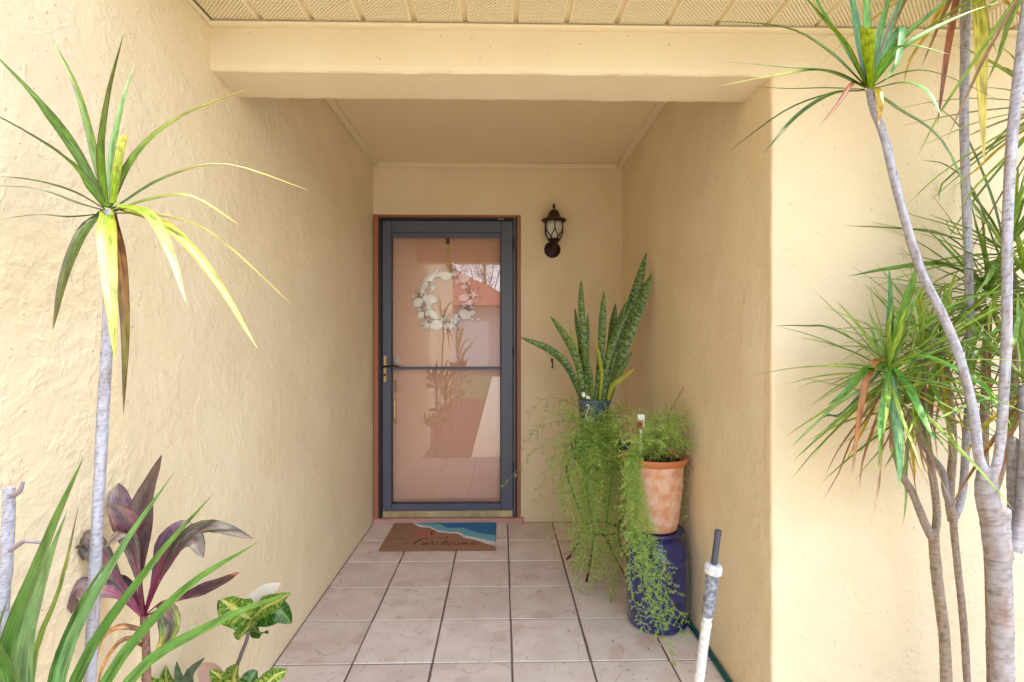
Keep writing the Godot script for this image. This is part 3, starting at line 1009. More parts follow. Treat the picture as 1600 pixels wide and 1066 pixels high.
func build_wreath() -> void:
	var d := BACK + 0.085
	var c := P(695, 468, d)
	var z := c.z
	var w := thing("seashell_wreath", c, "white seashell and starfish wreath hanging behind the storm door glass", "wreath")
	var tw := MB.new()
	for k in 5:
		var pts := PackedVector3Array()
		for i in 61:
			var a := TAU * i / 60
			var r := 0.178 + 0.012 * sin(a * (3 + k) + k) + 0.006 * (k - 2)
			pts.append(c + Vector3(cos(a) * r, sin(a) * r, -0.006 + 0.005 * sin(a * (5 + k) + k * 2)))
		tube(tw, pts, 0.003, 5, Color.WHITE, false)
	obj("twig_ring", tw, M.twig, w)
	var at := func(x: float, y: float) -> Vector3: return P(640 + x / 8.2, 400 + y / 8.2, d - 0.012)
	var s := d / F / 8.2
	for q: Array in [[466, 250, 62, 60, PI], [265, 285, 85, 52, 0.5], [700, 290, 62, 82, 0.1], [260, 560, 78, 70, -0.2], [110, 605, 60, 66, 0.6], [695, 540, 60, 58, 0.3], [705, 755, 74, 70, -0.5], [350, 890, 72, 74, 0.2], [310, 750, 66, 52, 2.4], [695, 400, 34, 34, 0.0], [590, 800, 50, 40, 1.2], [800, 735, 36, 40, 0.4], [240, 730, 40, 40, 1.0], [200, 380, 46, 44, 0.8], [580, 230, 44, 42, 0.2], [770, 600, 42, 44, 0.3], [470, 900, 46, 44, 0.4], [150, 760, 40, 44, 0.9], [390, 240, 40, 40, 0.6]]:
		var mb := MB.new()
		scallop(mb, at.call(q[0], q[1]), q[2] * s * 1.2, q[3] * s * 1.2, q[4])
		obj("seashell", mb, M.shell, w)
	for q: Array in [[165, 455, 92], [300, 410, 66], [610, 330, 66], [820, 490, 100], [700, 630, 60], [245, 660, 82], [215, 890, 98], [440, 815, 66], [550, 880, 112], [770, 350, 48], [130, 690, 46], [800, 655, 44], [640, 810, 40]]:
		var mb := MB.new()
		star(mb, at.call(q[0], q[1]) + Vector3(0, 0, 0.018), q[2] * s * 1.15, rr(0, 1.2), Basis.from_euler(Vector3(rr(-0.25, 0.25), rr(-0.25, 0.25), 0)))
		obj("starfish", mb, M.shell, w)
	for q: Array in [[555, 105], [555, 145], [350, 190], [330, 215], [830, 300], [860, 575], [52, 520], [455, 965], [800, 815], [880, 812], [590, 235]]:
		var mb := MB.new()
		ball(mb, at.call(q[0], q[1]), Vector3(rr(12, 26), rr(12, 20), 14) * s, Color.WHITE, Basis(Vector3.BACK, rr(-1, 1)), 6)
		obj("small_shell", mb, M.shell, w)
	var rb := MB.new()
	var y0 := height(428, d)
	var y1 := height(382, d)
	var rx := at_wall(699.5, d)
	box(rb, Vector3(rx - 0.011, y0, z - 0.004), Vector3(rx + 0.011, y1, z - 0.001), 0.0008)
	obj("ribbon", rb, M.ribbon, w)
	var hk := MB.new()
	box(hk, Vector3(rx - 0.013, y1 - 0.004, z - 0.009), Vector3(rx + 0.013, height(364, d), z - 0.005), 0.001)
	obj("hanger", hk, M.dark, w)

func build_lantern() -> void:
	var z0 := -BACK
	var d := BACK - 0.11
	var cx := at_wall(865.5, d)
	var s := d / F / 8.88
	var Y := func(y: float) -> float: return height(300 + y / 8.88, d)
	var c := Vector3(cx, Y.call(520), -d)
	var w := thing("wall_lantern", Vector3(cx, Y.call(760), z0), "dark bronze wall lantern with domed cap beside the door", "wall lamp")
	var fin := MB.new()
	var y0: float = Y.call(250)
	lathe(fin, [Vector2(0.0, y0 + 98 * s), Vector2(8 * s, y0 + 92 * s), Vector2(22 * s, y0 + 58 * s), Vector2(20 * s, y0 + 40 * s), Vector2(9 * s, y0 + 20 * s), Vector2(26 * s, y0 + 8 * s), Vector2(26 * s, y0)], Vector3(cx, 0, -d), 16)
	obj("finial", fin, M.bronze, w)
	var cp := MB.new()
	lathe(cp, [Vector2(0.0, Y.call(246)), Vector2(40 * s, Y.call(249)), Vector2(60 * s, Y.call(262)), Vector2(78 * s, Y.call(300)), Vector2(98 * s, Y.call(345)), Vector2(106 * s, Y.call(358)), Vector2(120 * s, Y.call(366)), Vector2(172 * s, Y.call(384)), Vector2(172 * s, Y.call(384)), Vector2(174 * s, Y.call(398)), Vector2(160 * s, Y.call(410)), Vector2(120 * s, Y.call(408)), Vector2(0, Y.call(404))], Vector3(cx, 0, -d), 36)
	obj("cap", cp, M.cap, w)
	var gl := MB.new()
	lathe(gl, [Vector2(0, Y.call(406)), Vector2(112 * s, Y.call(412)), Vector2(118 * s, Y.call(470)), Vector2(116 * s, Y.call(540)), Vector2(98 * s, Y.call(600)), Vector2(70 * s, Y.call(645)), Vector2(0, Y.call(652))], Vector3(cx, 0, -d), 32)
	obj("frosted_glass", gl, M.frosted, w)
	for k in 6:
		var a := TAU * k / 6 + PI / 6
		for sg: float in [-1.0, 1.0]:
			var rb := MB.new()
			var pts := []
			for q: Array in [[128, 404, 0.0], [134, 480, 0.0], [130, 545, 0.05], [112, 600, 0.35], [82, 650, 0.62], [58, 668, 0.72]]:
				var b: float = a + sg * q[2]
				pts.append(Vector3(cx + cos(b) * q[0] * s, Y.call(q[1]), -d + sin(b) * q[0] * s))
			tube(rb, smooth_path(pts, 16), 0.0036, 6)
			obj("rib", rb, M.bronze, w)
	var bs := MB.new()
	lathe(bs, [Vector2(0, Y.call(645)), Vector2(80 * s, Y.call(652)), Vector2(92 * s, Y.call(664)), Vector2(80 * s, Y.call(678)), Vector2(40 * s, Y.call(720)), Vector2(22 * s, Y.call(745)), Vector2(30 * s, Y.call(765)), Vector2(24 * s, Y.call(790)), Vector2(0, Y.call(800))], Vector3(cx, 0, -d), 24)
	obj("socket_base", bs, M.bronze, w)
	var arm := MB.new()
	var ya: float = Y.call(760)
	tube(arm, smooth_path([Vector3(cx, ya, -d), Vector3(cx, ya - 0.014, -d - 0.04), Vector3(cx, ya - 0.004, z0 + 0.012)], 12), 0.012, 10)
	obj("arm", arm, M.bronze, w)
	var pl := MB.new()
	lathe(pl, [Vector2(0, 0.03), Vector2(0.018, 0.028), Vector2(0.03, 0.02), Vector2(0.048, 0.016), Vector2(0.056, 0.008), Vector2(0.058, 0.0)], Vector3(cx, ya, z0), 32, Color.WHITE, Basis(Vector3.RIGHT, PI / 2))
	obj("backplate", pl, M.bronze, w)

func build_small_things() -> void:
	# doormat
	var mb := MB.new()
	var lo := Vector3(-0.737, 0.001, -3.583)
	var hi := Vector3(-0.037, 0.013, -3.123)
	org = (lo + hi) / 2
	var m := thing("doormat", Vector3(org.x, 0, org.z), "beach print coir doormat reading Welcome before the door", "doormat")
	box(mb, lo, hi - Vector3(0, 0.002, 0), 0.003)
	obj("backing", mb, M.coir, m)
	var t := MB.new()
	var n := 40
	for i in n + 1:
		for k in n + 1:
			var u := float(k) / n
			var v := float(i) / n
			var e := 0.0 if i > 0 and i < n and k > 0 and k < n else 0.0022
			t.vert(Vector3(lerpf(lo.x, hi.x, u) + rr(-0.001, 0.001), hi.y - e + rr(-0.0008, 0.0008), lerpf(lo.z, hi.z, v) + rr(-0.001, 0.001)), Color.WHITE, Vector2(u, v))
	for i in n:
		for k in n:
			var a := i * (n + 1) + k
			t.quad(a, a + 1, a + n + 2, a + n + 1)
	obj("printed_pile", t, M.mat, m)
	# hook on the wall
	var hk := MB.new()
	var c := P(862.5, 563, BACK - 0.004)
	box(hk, c - Vector3(0.008, 0.012, 0.004), c + Vector3(0.008, 0.012, 0.004), 0.003)
	tube(hk, smooth_path([c + Vector3(0, -0.006, 0.003), c + Vector3(0, -0.012, 0.022), c + Vector3(0, -0.04, 0.03), c + Vector3(0, -0.055, 0.018), c + Vector3(0, -0.045, 0.006)], 14), 0.0042, 6)
	solo("wall_hook", hk, M.iron, Vector3(c.x, c.y, -BACK), "small dark metal hook on the wall below the lantern", "hook")
	# sprinkler riser
	var d := 1.46
	var top := P(1122.5, 829, d)
	var low := P(1092, 1066, d)
	var dir := (top - low).normalized()
	var base := low + dir * ((-0.055 - low.y) / dir.y)
	var sp := thing("sprinkler_riser", base, "white pipe sprinkler riser with grey pop-up head beside the porch", "sprinkler")
	var q := Basis(Quaternion(Vector3.UP, dir))
	var along := func(py: float) -> float: return (P(1100, py, d).y - base.y) / dir.y
	var part := func(called: String, prof: Array, material: Material) -> void:
		var o := MB.new()
		lathe(o, prof, base, 24, Color.WHITE, q)
		obj(called, o, material, sp)
	var k := d / F
	part.call("pipe", [Vector2(0, 0), Vector2(0.0135, 0), Vector2(0.0135, along.call(985))], M.pvc)
	part.call("coupling", [Vector2(0.0136, along.call(990)), Vector2(7.5 * k, along.call(989)), Vector2(7.5 * k, along.call(980)), Vector2(8.2 * k, along.call(979)), Vector2(8.2 * k, along.call(972)), Vector2(7 * k, along.call(971)), Vector2(7 * k, along.call(966)), Vector2(8.2 * k, along.call(965)), Vector2(8.2 * k, along.call(964)), Vector2(6 * k, along.call(963))], M.pvc)
	part.call("body", [Vector2(5 * k, along.call(966)), Vector2(8.3 * k, along.call(962)), Vector2(9.2 * k, along.call(950)), Vector2(9.8 * k, along.call(915)), Vector2(9.2 * k, along.call(897)), Vector2(8 * k, along.call(895))], M.gray)
	var nut := MB.new()
	var y0: float = along.call(898)
	var y1: float = along.call(882)
	lathe(nut, [Vector2(0.004, y0), Vector2(10 * k, y0), Vector2(12.6 * k, y0 + 0.004), Vector2(12.8 * k, y1 - 0.006), Vector2(11.6 * k, y1), Vector2(0.004, y1)], base, 24, Color.WHITE, q)
	for i in 18:
		var a := TAU * i / 18
		line(nut, base + q * Vector3(cos(a) * 12.6 * k, y0 + 0.004, sin(a) * 12.6 * k), base + q * Vector3(cos(a) * 12.6 * k, y1 - 0.004, sin(a) * 12.6 * k), 0.0014, 5)
	obj("cap_nut", nut, M.pvc, sp)
	part.call("stem", [Vector2(4.9 * k, along.call(884)), Vector2(4.9 * k, along.call(838)), Vector2(5.4 * k, along.call(837)), Vector2(5.4 * k, along.call(830)), Vector2(4.6 * k, along.call(828.5)), Vector2(3 * k, along.call(829)), Vector2(2.6 * k, along.call(832)), Vector2(0, along.call(832))], M.graphite)
	# hose along the foot of the right wall
	var ho := MB.new()
	var pts := [Vector3(RIGHT - 0.016, 0.011, -2.55), Vector3(RIGHT - 0.017, 0.011, -2.3), Vector3(RIGHT - 0.015, 0.011, -2.1), Vector3(RIGHT - 0.017, 0.011, -1.8), Vector3(RIGHT - 0.012, 0.011, -1.66), Vector3(RIGHT + 0.04, -0.03, -1.5), Vector3(RIGHT + 0.2, -0.04, -1.35), Vector3(RIGHT + 0.5, -0.039, -1.3)]
	tube(ho, smooth_path(pts, 50), 0.0105, 10)
	solo("garden_hose", ho, M.hose, Vector3(RIGHT - 0.016, 0, -2.0), "dark teal garden hose lying along the porch wall", "hose")

func build_litter() -> void:
	var mb := MB.new()
	for k in 46:
		var p := Vector3(rr(-0.8, 0.72), 0.004, rr(-3.3, -1.75))
		if k > 26: p = Vector3(rr(0.25, 0.8), 0.004, rr(-2.9, -1.8))
		var a := rr(0, TAU)
		var d := Vector3(cos(a), 0, sin(a)) * rr(0.006, 0.022)
		var sd := Vector3(-sin(a), 0, cos(a)) * rr(0.0012, 0.0035)
		var col := L(120, 84, 56).lerp(L(96, 104, 52), rng.randf())
		var i := mb.vert(p, col); var j := mb.vert(p + d * 0.5 + sd + Vector3(0, 0.002, 0), col); var m := mb.vert(p + d + Vector3(0, rr(0, 0.004), 0), col); var o := mb.vert(p + d * 0.5 - sd + Vector3(0, 0.002, 0), col)
		mb.quad(i, j, m, o)
	var l := solo("leaf_litter", mb, M.flat, Vector3(0, 0, -2.4), "dry leaf bits scattered over the porch tiles", "leaf litter")
	l.set_meta("kind", "stuff")

# ---------------------------------------------------------------- pots

func build_pots() -> void:
	# blue glazed jar
	var d := 2.33
	var k := d / F
	var c := P(1027, 995, d)
	c.y = 0.001
	var Y := func(py: float) -> float: return height(py, d)
	var jar := thing("ceramic_jar", c, "dark blue glazed ceramic jar carrying the terracotta pot", "jar")
	var mb := MB.new()
	var h: float = Y.call(826)
	lathe(mb, [Vector2(0, 0.0), Vector2(0.118, 0.0), Vector2(0.131, 0.006), Vector2(0.133, 0.020), Vector2(0.128, 0.026), Vector2(0.131, 0.034), Vector2(0.136, 0.07), Vector2(0.138, 0.16), Vector2(0.136, 0.27), Vector2(0.133, 0.305), Vector2(0.138, 0.312), Vector2(0.136, 0.325), Vector2(0.126, 0.345), Vector2(0.104, 0.372), Vector2(0.090, 0.388), Vector2(0.088, h - 0.03)], Vector3(c.x, 0.001, c.z), 48)
	obj("body", mb, M.glaze, jar)
	var rm := MB.new()
	lathe(rm, [Vector2(0.086, h - 0.036), Vector2(0.1, h - 0.03), Vector2(0.118, h - 0.014), Vector2(0.121, h - 0.004), Vector2(0.115, h), Vector2(0.1, h - 0.002), Vector2(0.0, h - 0.006)], Vector3(c.x, 0.001, c.z), 48)
	obj("rim", rm, M.glaze, jar)
	# terracotta pot
	var top := height(712, d)
	var b := h + 0.002
	var tp := thing("terracotta_pot", Vector3(c.x - 0.012, b, c.z), "weathered terracotta pot with a leafy fern on the blue jar", "plant pot")
	var t := MB.new()
	var o := Vector3(c.x - 0.012, 0, c.z)
	lathe(t, [Vector2(0, b), Vector2(0.092, b), Vector2(0.097, b + 0.006), Vector2(0.101, b + 0.03), Vector2(0.101, b + 0.03), Vector2(0.104, b + 0.034), Vector2(0.113, b + 0.11), Vector2(0.122, b + 0.19), Vector2(0.1245, b + 0.197), Vector2(0.1245, b + 0.203), Vector2(0.1225, b + 0.208), Vector2(0.127, top - 0.03)], o, 48)
	obj("body", t, M.terracotta, tp)
	var r := MB.new()
	lathe(r, [Vector2(0.126, top - 0.034), Vector2(0.136, top - 0.03), Vector2(0.145, top - 0.014), Vector2(0.149, top - 0.003), Vector2(0.145, top), Vector2(0.134, top - 0.002), Vector2(0.128, top - 0.02), Vector2(0.122, top - 0.05)], o, 48)
	obj("rim", r, M.rim, tp)
	var so := MB.new()
	disc(so, Vector3(o.x, top - 0.028, o.z), 0.127)
	obj("soil", so, M.soil, tp)
	# name tag stuck in the soil
	var tg := P(1001.5, 652, d - 0.05)
	var g := thing("plant_tag", Vector3(tg.x, top - 0.03, tg.z), "white and red plant tag standing in the terracotta pot", "tag")
	var st := MB.new()
	box(st, Vector3(tg.x - 0.005, top - 0.06, tg.z - 0.001), Vector3(tg.x + 0.004, tg.y - 0.052, tg.z + 0.0006), 0.0003)
	obj("stake", st, M.white, g)
	var cd := MB.new()
	box(cd, Vector3(-0.013, -0.052, -0.001), Vector3(0.013, -0.012, 0.001), 0.0005, Color.WHITE, Basis(Vector3.UP, -0.3), tg)
	obj("card", cd, M.tagred, g)
	var cw := MB.new()
	box(cw, Vector3(-0.014, -0.013, -0.0015), Vector3(0.016, 0.012, 0.0015), 0.0005, Color.WHITE, Basis(Vector3.UP, -0.3), tg)
	box(cw, Vector3(0.008, -0.045, 0.0), Vector3(0.016, -0.012, 0.0016), 0.0004, Color.WHITE, Basis(Vector3.UP, -0.3), tg)
	obj("card", cw, M.white, g)
	fern(Vector3(o.x, top - 0.02, o.z), 1)
	# iron stand, bowl planter with a second fern, and the snake plant pot on its soil
	var e := 2.88
	var s := P(938, 700, e)
	s.y = 0
	var rim := height(690, e)
	var stand := thing("plant_stand", s, "black iron plant stand with curved legs under the fern", "plant stand")
	for n in 4:
		var a := TAU * n / 4 + 0.55
		var dir := Vector3(cos(a), 0, sin(a))
		var lg := MB.new()
		tube(lg, smooth_path([s + dir * 0.205 + Vector3(0, 0.004, 0), s + dir * 0.17 + Vector3(0, 0.05, 0), s + dir * 0.10 + Vector3(0, 0.22, 0), s + dir * 0.17 + Vector3(0, 0.40, 0), s + dir * 0.205 + Vector3(0, 0.53, 0), s + dir * 0.162 + Vector3(0, rim - 0.085, 0)], 30), 0.0055, 8)
		obj("leg", lg, M.iron, stand)
	for q: Vector2 in [Vector2(0.152, rim - 0.088), Vector2(0.10, 0.22)]:
		var rg := MB.new()
		var ring := PackedVector3Array()
		for i in 41: ring.append(s + Vector3(cos(TAU * i / 40) * q.x, q.y, sin(TAU * i / 40) * q.x))
		tube(rg, ring, 0.005, 8, Color.WHITE, false)
		obj("ring", rg, M.iron, stand)
	var bw := thing("planter_bowl", s + Vector3(0, rim - 0.16, 0), "dark grey green planter bowl on the iron stand", "plant pot")
	var bo := MB.new()
	lathe(bo, [Vector2(0, rim - 0.16), Vector2(0.09, rim - 0.158), Vector2(0.12, rim - 0.14), Vector2(0.1455, rim - 0.085), Vector2(0.155, rim - 0.066), Vector2(0.160, rim - 0.064), Vector2(0.164, rim - 0.006), Vector2(0.162, rim), Vector2(0.15, rim), Vector2(0.146, rim - 0.02), Vector2(0.14, rim - 0.05)], s, 48)
	obj("body", bo, M.bowl, bw)
	var bs := MB.new()
	disc(bs, s + Vector3(0, rim - 0.02, 0), 0.146)
	obj("soil", bs, M.soil, bw)
	fern(s + Vector3(0, rim - 0.012, 0), 0)
	snake_pot(s, rim)

func disc(mb: MB, c: Vector3, r: float) -> void:
	var m := mb.vert(c + Vector3(0, 0.008, 0))
	var prev := -1
	var rings := []
	for i in 5:
		var row: Array[int] = []
		for k in 24:
			var a := TAU * k / 24
			row.append(mb.vert(c + Vector3(cos(a), 0, sin(a)) * r * (i + 1) / 5.0 + Vector3(0, rr(-0.005, 0.006), 0)))
		rings.append(row)
	for k in 24:
		mb.tri(m, rings[0][k], rings[0][(k + 1) % 24])
		for i in 4: mb.quad(rings[i][k], rings[i + 1][k], rings[i + 1][(k + 1) % 24], rings[i][(k + 1) % 24])

func snake_pot(s: Vector3, rim: float) -> void:
	var e := -s.z
	var c := Vector3(P(930.5, 650, e).x, rim - 0.012, s.z - 0.03)
	var top := height(625, e)
	var pot := thing("mosaic_pot", c, "blue mosaic pot with a white heron figure in the planter bowl", "plant pot")
	var mb := MB.new()
	lathe(mb, [Vector2(0, c.y), Vector2(0.076, c.y), Vector2(0.081, c.y + 0.01), Vector2(0.089, top - 0.02), Vector2(0.093, top - 0.016), Vector2(0.094, top - 0.003), Vector2(0.09, top), Vector2(0.083, top - 0.002), Vector2(0.081, top - 0.03)], Vector3(c.x, 0, c.z), 40)
	obj("body", mb, M.mosaic, pot)
	var so := MB.new()
	disc(so, Vector3(c.x, top - 0.02, c.z), 0.083)
	obj("soil", so, M.soil, pot)
	# heron figure in relief, wrapped on the pot's face
	var k := e / F / 8.88
	var on := func(x: float, y: float, out: float) -> Vector3:
		var px := P(860 + x / 8.88, 600 + y / 8.88, e).x - c.x
		var yy := height(600 + y / 8.88, e)
		var rad := lerpf(0.08, 0.091, (yy - c.y) / (top - c.y)) + out
		return Vector3(c.x + px, yy, c.z + sqrt(maxf(rad * rad - px * px, 0.0001)))
	var hb := MB.new()
	var neck := []
	for q: Array in [[488, 282], [512, 286], [514, 320], [496, 370], [480, 420], [492, 462], [530, 490]]: neck.append(on.call(q[0], q[1], 0.002))
	tube(hb, smooth_path(neck, 24), func(t, _a): return 0.0035 + 0.006 * t * t + (0.002 if t < 0.12 else 0.0), 8, L(232, 228, 218))
	ball(hb, on.call(545, 490, 0.001), Vector3(0.033, 0.017, 0.009), L(222, 222, 212), Basis(Vector3.UP, 0.1) * Basis(Vector3.BACK, -0.5), 10)
	line(hb, on.call(540, 530, 0.001), on.call(540, 600, 0.001), 0.0018, 6, L(120, 110, 90))
	line(hb, on.call(565, 530, 0.001), on.call(568, 600, 0.001), 0.0018, 6, L(120, 110, 90))
	obj("heron_relief", hb, M.flat, pot)
	var bk := MB.new()
	tube(bk, PackedVector3Array([on.call(490, 282, 0.003), on.call(474, 310, 0.003), on.call(466, 345, 0.003)]), func(t, _a): return 0.0028 * (1.0 - t * 0.8), 6, L(206, 120, 50))
	obj("heron_beak", bk, M.flat, pot)
	for q: Array in [[912, 617, 0.012, "largest"], [918, 621, 0.008, "middle sized"], [921, 622, 0.006, "smallest"]]:
		var sh := MB.new()
		var p := P(q[0], q[1], e - 0.045)
		ball(sh, p, Vector3(q[2], q[2] * 1.3, q[2] * 0.8), Color.WHITE, Basis.IDENTITY, 6)
		solo("white_seashell", sh, M.shell, p - Vector3(0, q[2], 0), "%s white seashell at the rim of the mosaic pot" % q[3], "seashell", "shells on the mosaic pot")
	# leaves
	var base := Vector3(c.x, top - 0.02, c.z)
	var sn := thing("snake_plant", base, "snake plant with tall banded sword leaves in the mosaic pot", "potted plant")
	var list := [
		[[936, 640], [965, 540], [990, 468], [1010, 394], 21, -0.02, "grown"], [[945, 640], [975, 540], [1000, 472], [1019, 426], 20, -0.06, "grown"],
		[[917, 640], [913, 540], [908, 480], [908, 435], 12, -0.05, "grown"], [[913, 640], [906, 545], [901, 510], [898, 480], 9, 0.04, "grown"],
		[[919, 640], [917, 560], [918, 520], [918, 488], 7, 0.05, "grown"], [[913, 640], [903, 570], [883, 527], [859, 493], 13, -0.12, "grown"],
		[[915, 640], [905, 570], [897, 540], [890, 511], 9, 0.05, "young"], [[914, 640], [888, 577], [858, 547], [812, 527], 15, 0.12, "grown"],
		[[929, 640], [939, 540], [941, 495], [944, 454], 13, -0.08, "grown"], [[938, 640], [953, 540], [957, 505], [962, 473], 14, 0.06, "grown"],
		[[942, 640], [962, 560], [983, 495], [993, 458], 13, 0.10, "grown"], [[935, 640], [939, 590], [936, 560], [930, 533], 7, -0.13, "young"],
		[[948, 640], [960, 595], [975, 570], [990, 547], 10, -0.05, "grown"], [[948, 640], [955, 605], [970, 592], [992, 576], 9, -0.12, "young"],
		[[940, 640], [952, 560], [966, 510], [980, 470], 15, -0.03, "grown"], [[932, 640], [945, 570], [962, 520], [985, 480], 14, -0.09, "grown"], [[925, 640], [922, 590], [914, 560], [912, 540], 10, -0.1, "grown"]]
	for i in list.size():
		var q: Array = list[i]
		var pts := []
		for j in 4: pts.append(P(q[j][0], q[j][1], e + 0.02 + q[5] * j / 3.0 * (1.0 if j else 0.3)))
		pts[0].y = base.y - 0.03
		var bl := blade(pts, q[4] * e / F * 0.98, [[0.0, Color.WHITE], [1.0, Color.WHITE]], {"form": 3, "segs": 14, "fold": 0.28, "thick": 0.004, "hint": Vector3(rr(-0.35, 0.35), 0.1, 1.0)})
		obj("leaf", bl, M.sword[3 if q[6] == "young" else i % 3], sn)

# asparagus fern: wiry arching stems set with side twigs and needle leaves
func frond(path: PackedVector3Array, dense: float, col: Color) -> MB:
	var mb := MB.new()
	var stemc := col.lerp(L(150, 140, 80), 0.5)
	tube(mb, path, func(t, _a): return 0.0016 - 0.0009 * t, 4, stemc, false)
	var n := path.size()
	var along := 0.0
	var next := 0.03
	var sgn := 1.0
	for i in n - 1:
		var sl := path[i].distance_to(path[i + 1])
		var tg := (path[i + 1] - path[i]).normalized()
		var f := float(i) / n
		while along + sl > next:
			var p := path[i].lerp(path[i + 1], (next - along) / sl)
			next += rr(0.011, 0.022) / dense
			sgn = -sgn
			var out := tg.cross(Vector3(rr(-0.6, 0.6), rr(-0.3, 1), rr(-0.2, 0.9))).normalized() * sgn
			var dir := (out + tg * rr(0.3, 0.9) + Vector3(0, rr(-0.2, 0.35), 0)).normalized()
			var bl := rr(0.03, 0.085) * (1.0 - 0.6 * f)
			var prev := p
			var steps := int(bl / 0.006) + 1
			for k in steps:
				dir = (dir + Vector3(rr(-0.15, 0.15), rr(-0.2, 0.08), rr(-0.15, 0.15))).normalized()
				var q := prev + dir * 0.006
				thread(mb, prev, q, 0.0006, stemc)
				for m in 3:
					var nd := (dir * rr(0.1, 0.8) + Vector3(rr(-1, 1), rr(-0.8, 1), rr(-1, 1)).normalized()).normalized()
					needle(mb, q, nd * rr(0.007, 0.014), col.lerp(L(214, 218, 120), rng.randf() * 0.35).lerp(L(84, 120, 48), rng.randf() * 0.35))
				prev = q
		along += sl
	return mb

func thread(mb: MB, a: Vector3, b: Vector3, r: float, col: Color) -> void:
	var s := (b - a).cross(Vector3(0.2, 0.3, 0.9)).normalized() * r
	var i := mb.vert(a - s, col); var j := mb.vert(a + s, col); var k := mb.vert(b + s, col); var l := mb.vert(b - s, col)
	mb.quad(i, j, k, l)

func needle(mb: MB, a: Vector3, d: Vector3, col: Color) -> void:
	var s := d.cross(Vector3(rr(-1, 1), rr(-1, 1), rr(-1, 1))).normalized() * 0.0015
	var i := mb.vert(a, col); var j := mb.vert(a + d * 0.45 + s, col); var k := mb.vert(a + d, col); var l := mb.vert(a + d * 0.45 - s, col)
	mb.quad(i, j, k, l)

